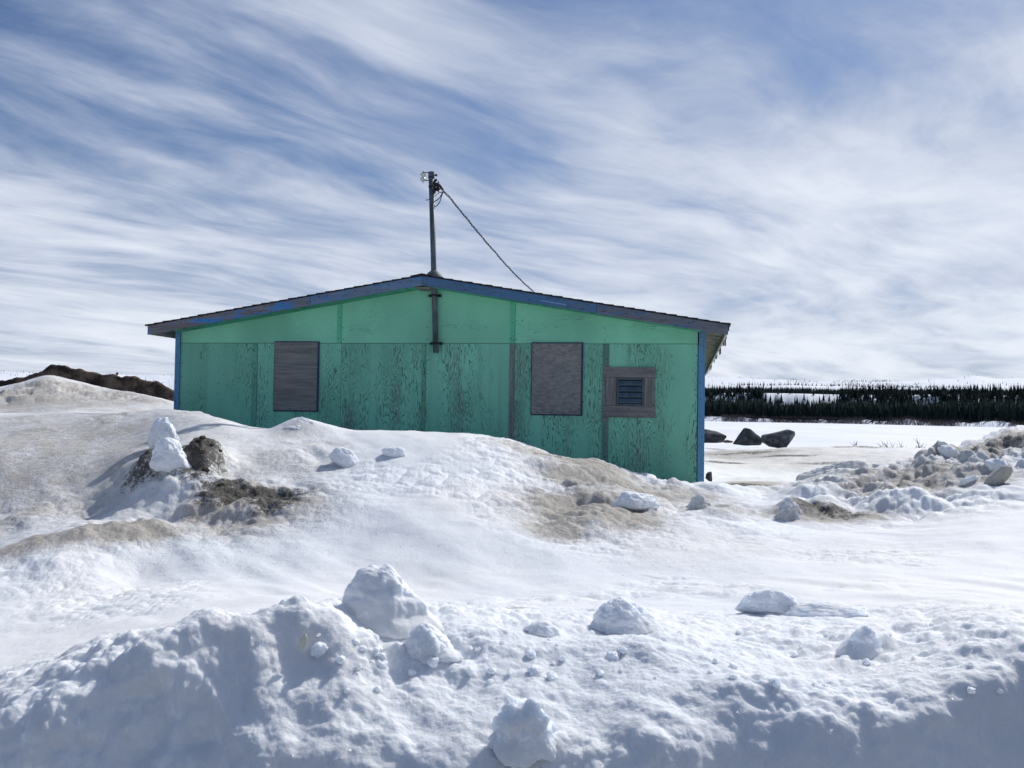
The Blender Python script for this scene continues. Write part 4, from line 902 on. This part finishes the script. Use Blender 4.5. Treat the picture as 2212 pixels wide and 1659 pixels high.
for dz in (.035, -.032):
    tube(bm, [c0+Vector((.036, 0, dz)), c0+Vector((.072, 0, dz))], .008, 6); lathe(bm, [(.017, -.012), (.017, .012)], c0+Vector((.068, 0, dz)), 'X', 6)
tube(bm, [c0+Vector((0, 0, -.006)), c0+Vector((0, 0, .012))], .0445, 20); mobj('clamp', bm, BLK)
c1 = mp(4.585)-org; bm = bmesh.new(); tube(bm, [c1+Vector((0, 0, -.006)), c1+Vector((0, 0, .012))], .0445, 20)
box(bm, c1.x+.040, c1.x+.056, c1.y-.02, c1.y+.02, c1.z-.085, c1.z+.09)
tube(bm, [c1+Vector((.05, 0, .05)), c1+Vector((.105, 0, .05))], .007, 6); tube(bm, [c1+Vector((.05, 0, -.055)), c1+Vector((.105, 0, -.055))], .007, 6); tube(bm, [c1+Vector((.095, 0, .075)), c1+Vector((.095, 0, -.08))], .008, 6)
lathe(bm, [(.02, -.045), (.036, -.035), (.030, -.012), (.018, 0), (.030, .012), (.036, .035), (.02, .045)], c1+Vector((.088, 0, -.003)), n=14); mobj('dead_end_clevis', bm, BLK)
# cable: three-strand twisted run falling away behind the roof, with its tails into the mast
A0 = hm @ (c1+org+Vector((.100, 0, -.07))); K0 = Vector(U(958, 413, float(A0.y)+.05)); K1 = Vector(U(1150, 628, 18.0)); K2 = Vector(U(1330, 760, 25.0)); K3 = Vector(U(1420, 810, 34.0))
def bez(t):
    P_ = [K0, K1, K2, K3]
    if t < 0: return K0
    # Catmull through K0..K3 with a little sag
    k = min(int(t*3), 2); u_ = t*3-k; p0 = P_[max(k-1, 0)] if k else K0+(K0-K1)*.6; p1 = P_[k]; p2 = P_[k+1]; p3 = P_[min(k+2, 3)]
    return .5*((2*p1)+(-p0+p2)*u_+(2*p0-5*p1+4*p2-p3)*u_**2+(-p0+3*p1-3*p2+p3)*u_**3)
cab = empty('power_cable', tuple(K0), 'black twisted overhead cable sloping from the mast down behind the roof', 'cable')
nS = 420; L0 = [bez(i/nS) for i in range(nS+1)]; lens = [0]
for i in range(nS): lens.append(lens[-1]+(L0[i+1]-L0[i]).length)
for s_ in range(3):
    pts_ = []
    for i, p in enumerate(L0):
        t = (L0[min(i+1, nS)]-L0[max(i-1, 0)]).normalized(); a_ = t.cross(Vector((0, 0, 1))).normalized(); b_ = t.cross(a_); ph = lens[i]*2*math.pi/.42+s_*2.094
        am = .0095+.004*mnoise.noise(Vector((lens[i]*2.3, s_, 0))); wob = Vector((0, 0, .012*mnoise.noise(Vector((lens[i]*1.6, 5, 0)))))
        pts_.append(p+(a_*math.cos(ph)+b_*math.sin(ph))*am+wob-K0)
    bm = bmesh.new(); tube(bm, pts_, .0058 if s_ < 2 else .0036, 5); obj('strand', bm, BLK, cab)
bm = bmesh.new(); lathe(bm, [(.006, -.05), (.018, -.02), (.02, .03), (.008, .06)], (0, 0, 0), n=8); o = obj('splice_connector', bm, simple('grey_connector', (.03,.035,.04), (.06,.065,.07), 9), cab); o.rotation_euler = (0, R(-38), 0); o.location = (-.03, 0, .045)
def tail(name, pts_, r_): bm = bmesh.new(); tube(bm, [Vector(p)-K0 for p in pts_], r_, 5); obj(name, bm, BLK, cab)
tail('guy_wire', [A0, A0+(K0-A0)*.5+Vector((0, 0, -.01)), K0], .004)
for zz0, bow in ((4.455, .012), (4.385, -.02), (4.31, -.04)):
    q0 = hm @ (mp(zz0, .036)); mid_ = (q0+K0)/2+Vector((.01, 0, bow)); tail('lead_wire', [q0, q0+(mid_-q0)*.5+Vector((0,0,bow*.4)), mid_, mid_+(K0-mid_)*.55+Vector((0,0,-bow*.2)), K0], .0065 if zz0 < 4.42 else .0045)
q0 = hm @ (mp(4.42, -.036)); tail('wire_stub', [q0, q0+Vector((-.03, -.01, -.02)), q0+Vector((-.05, -.01, -.015))], .005)
print('objects', len(bpy.data.objects))
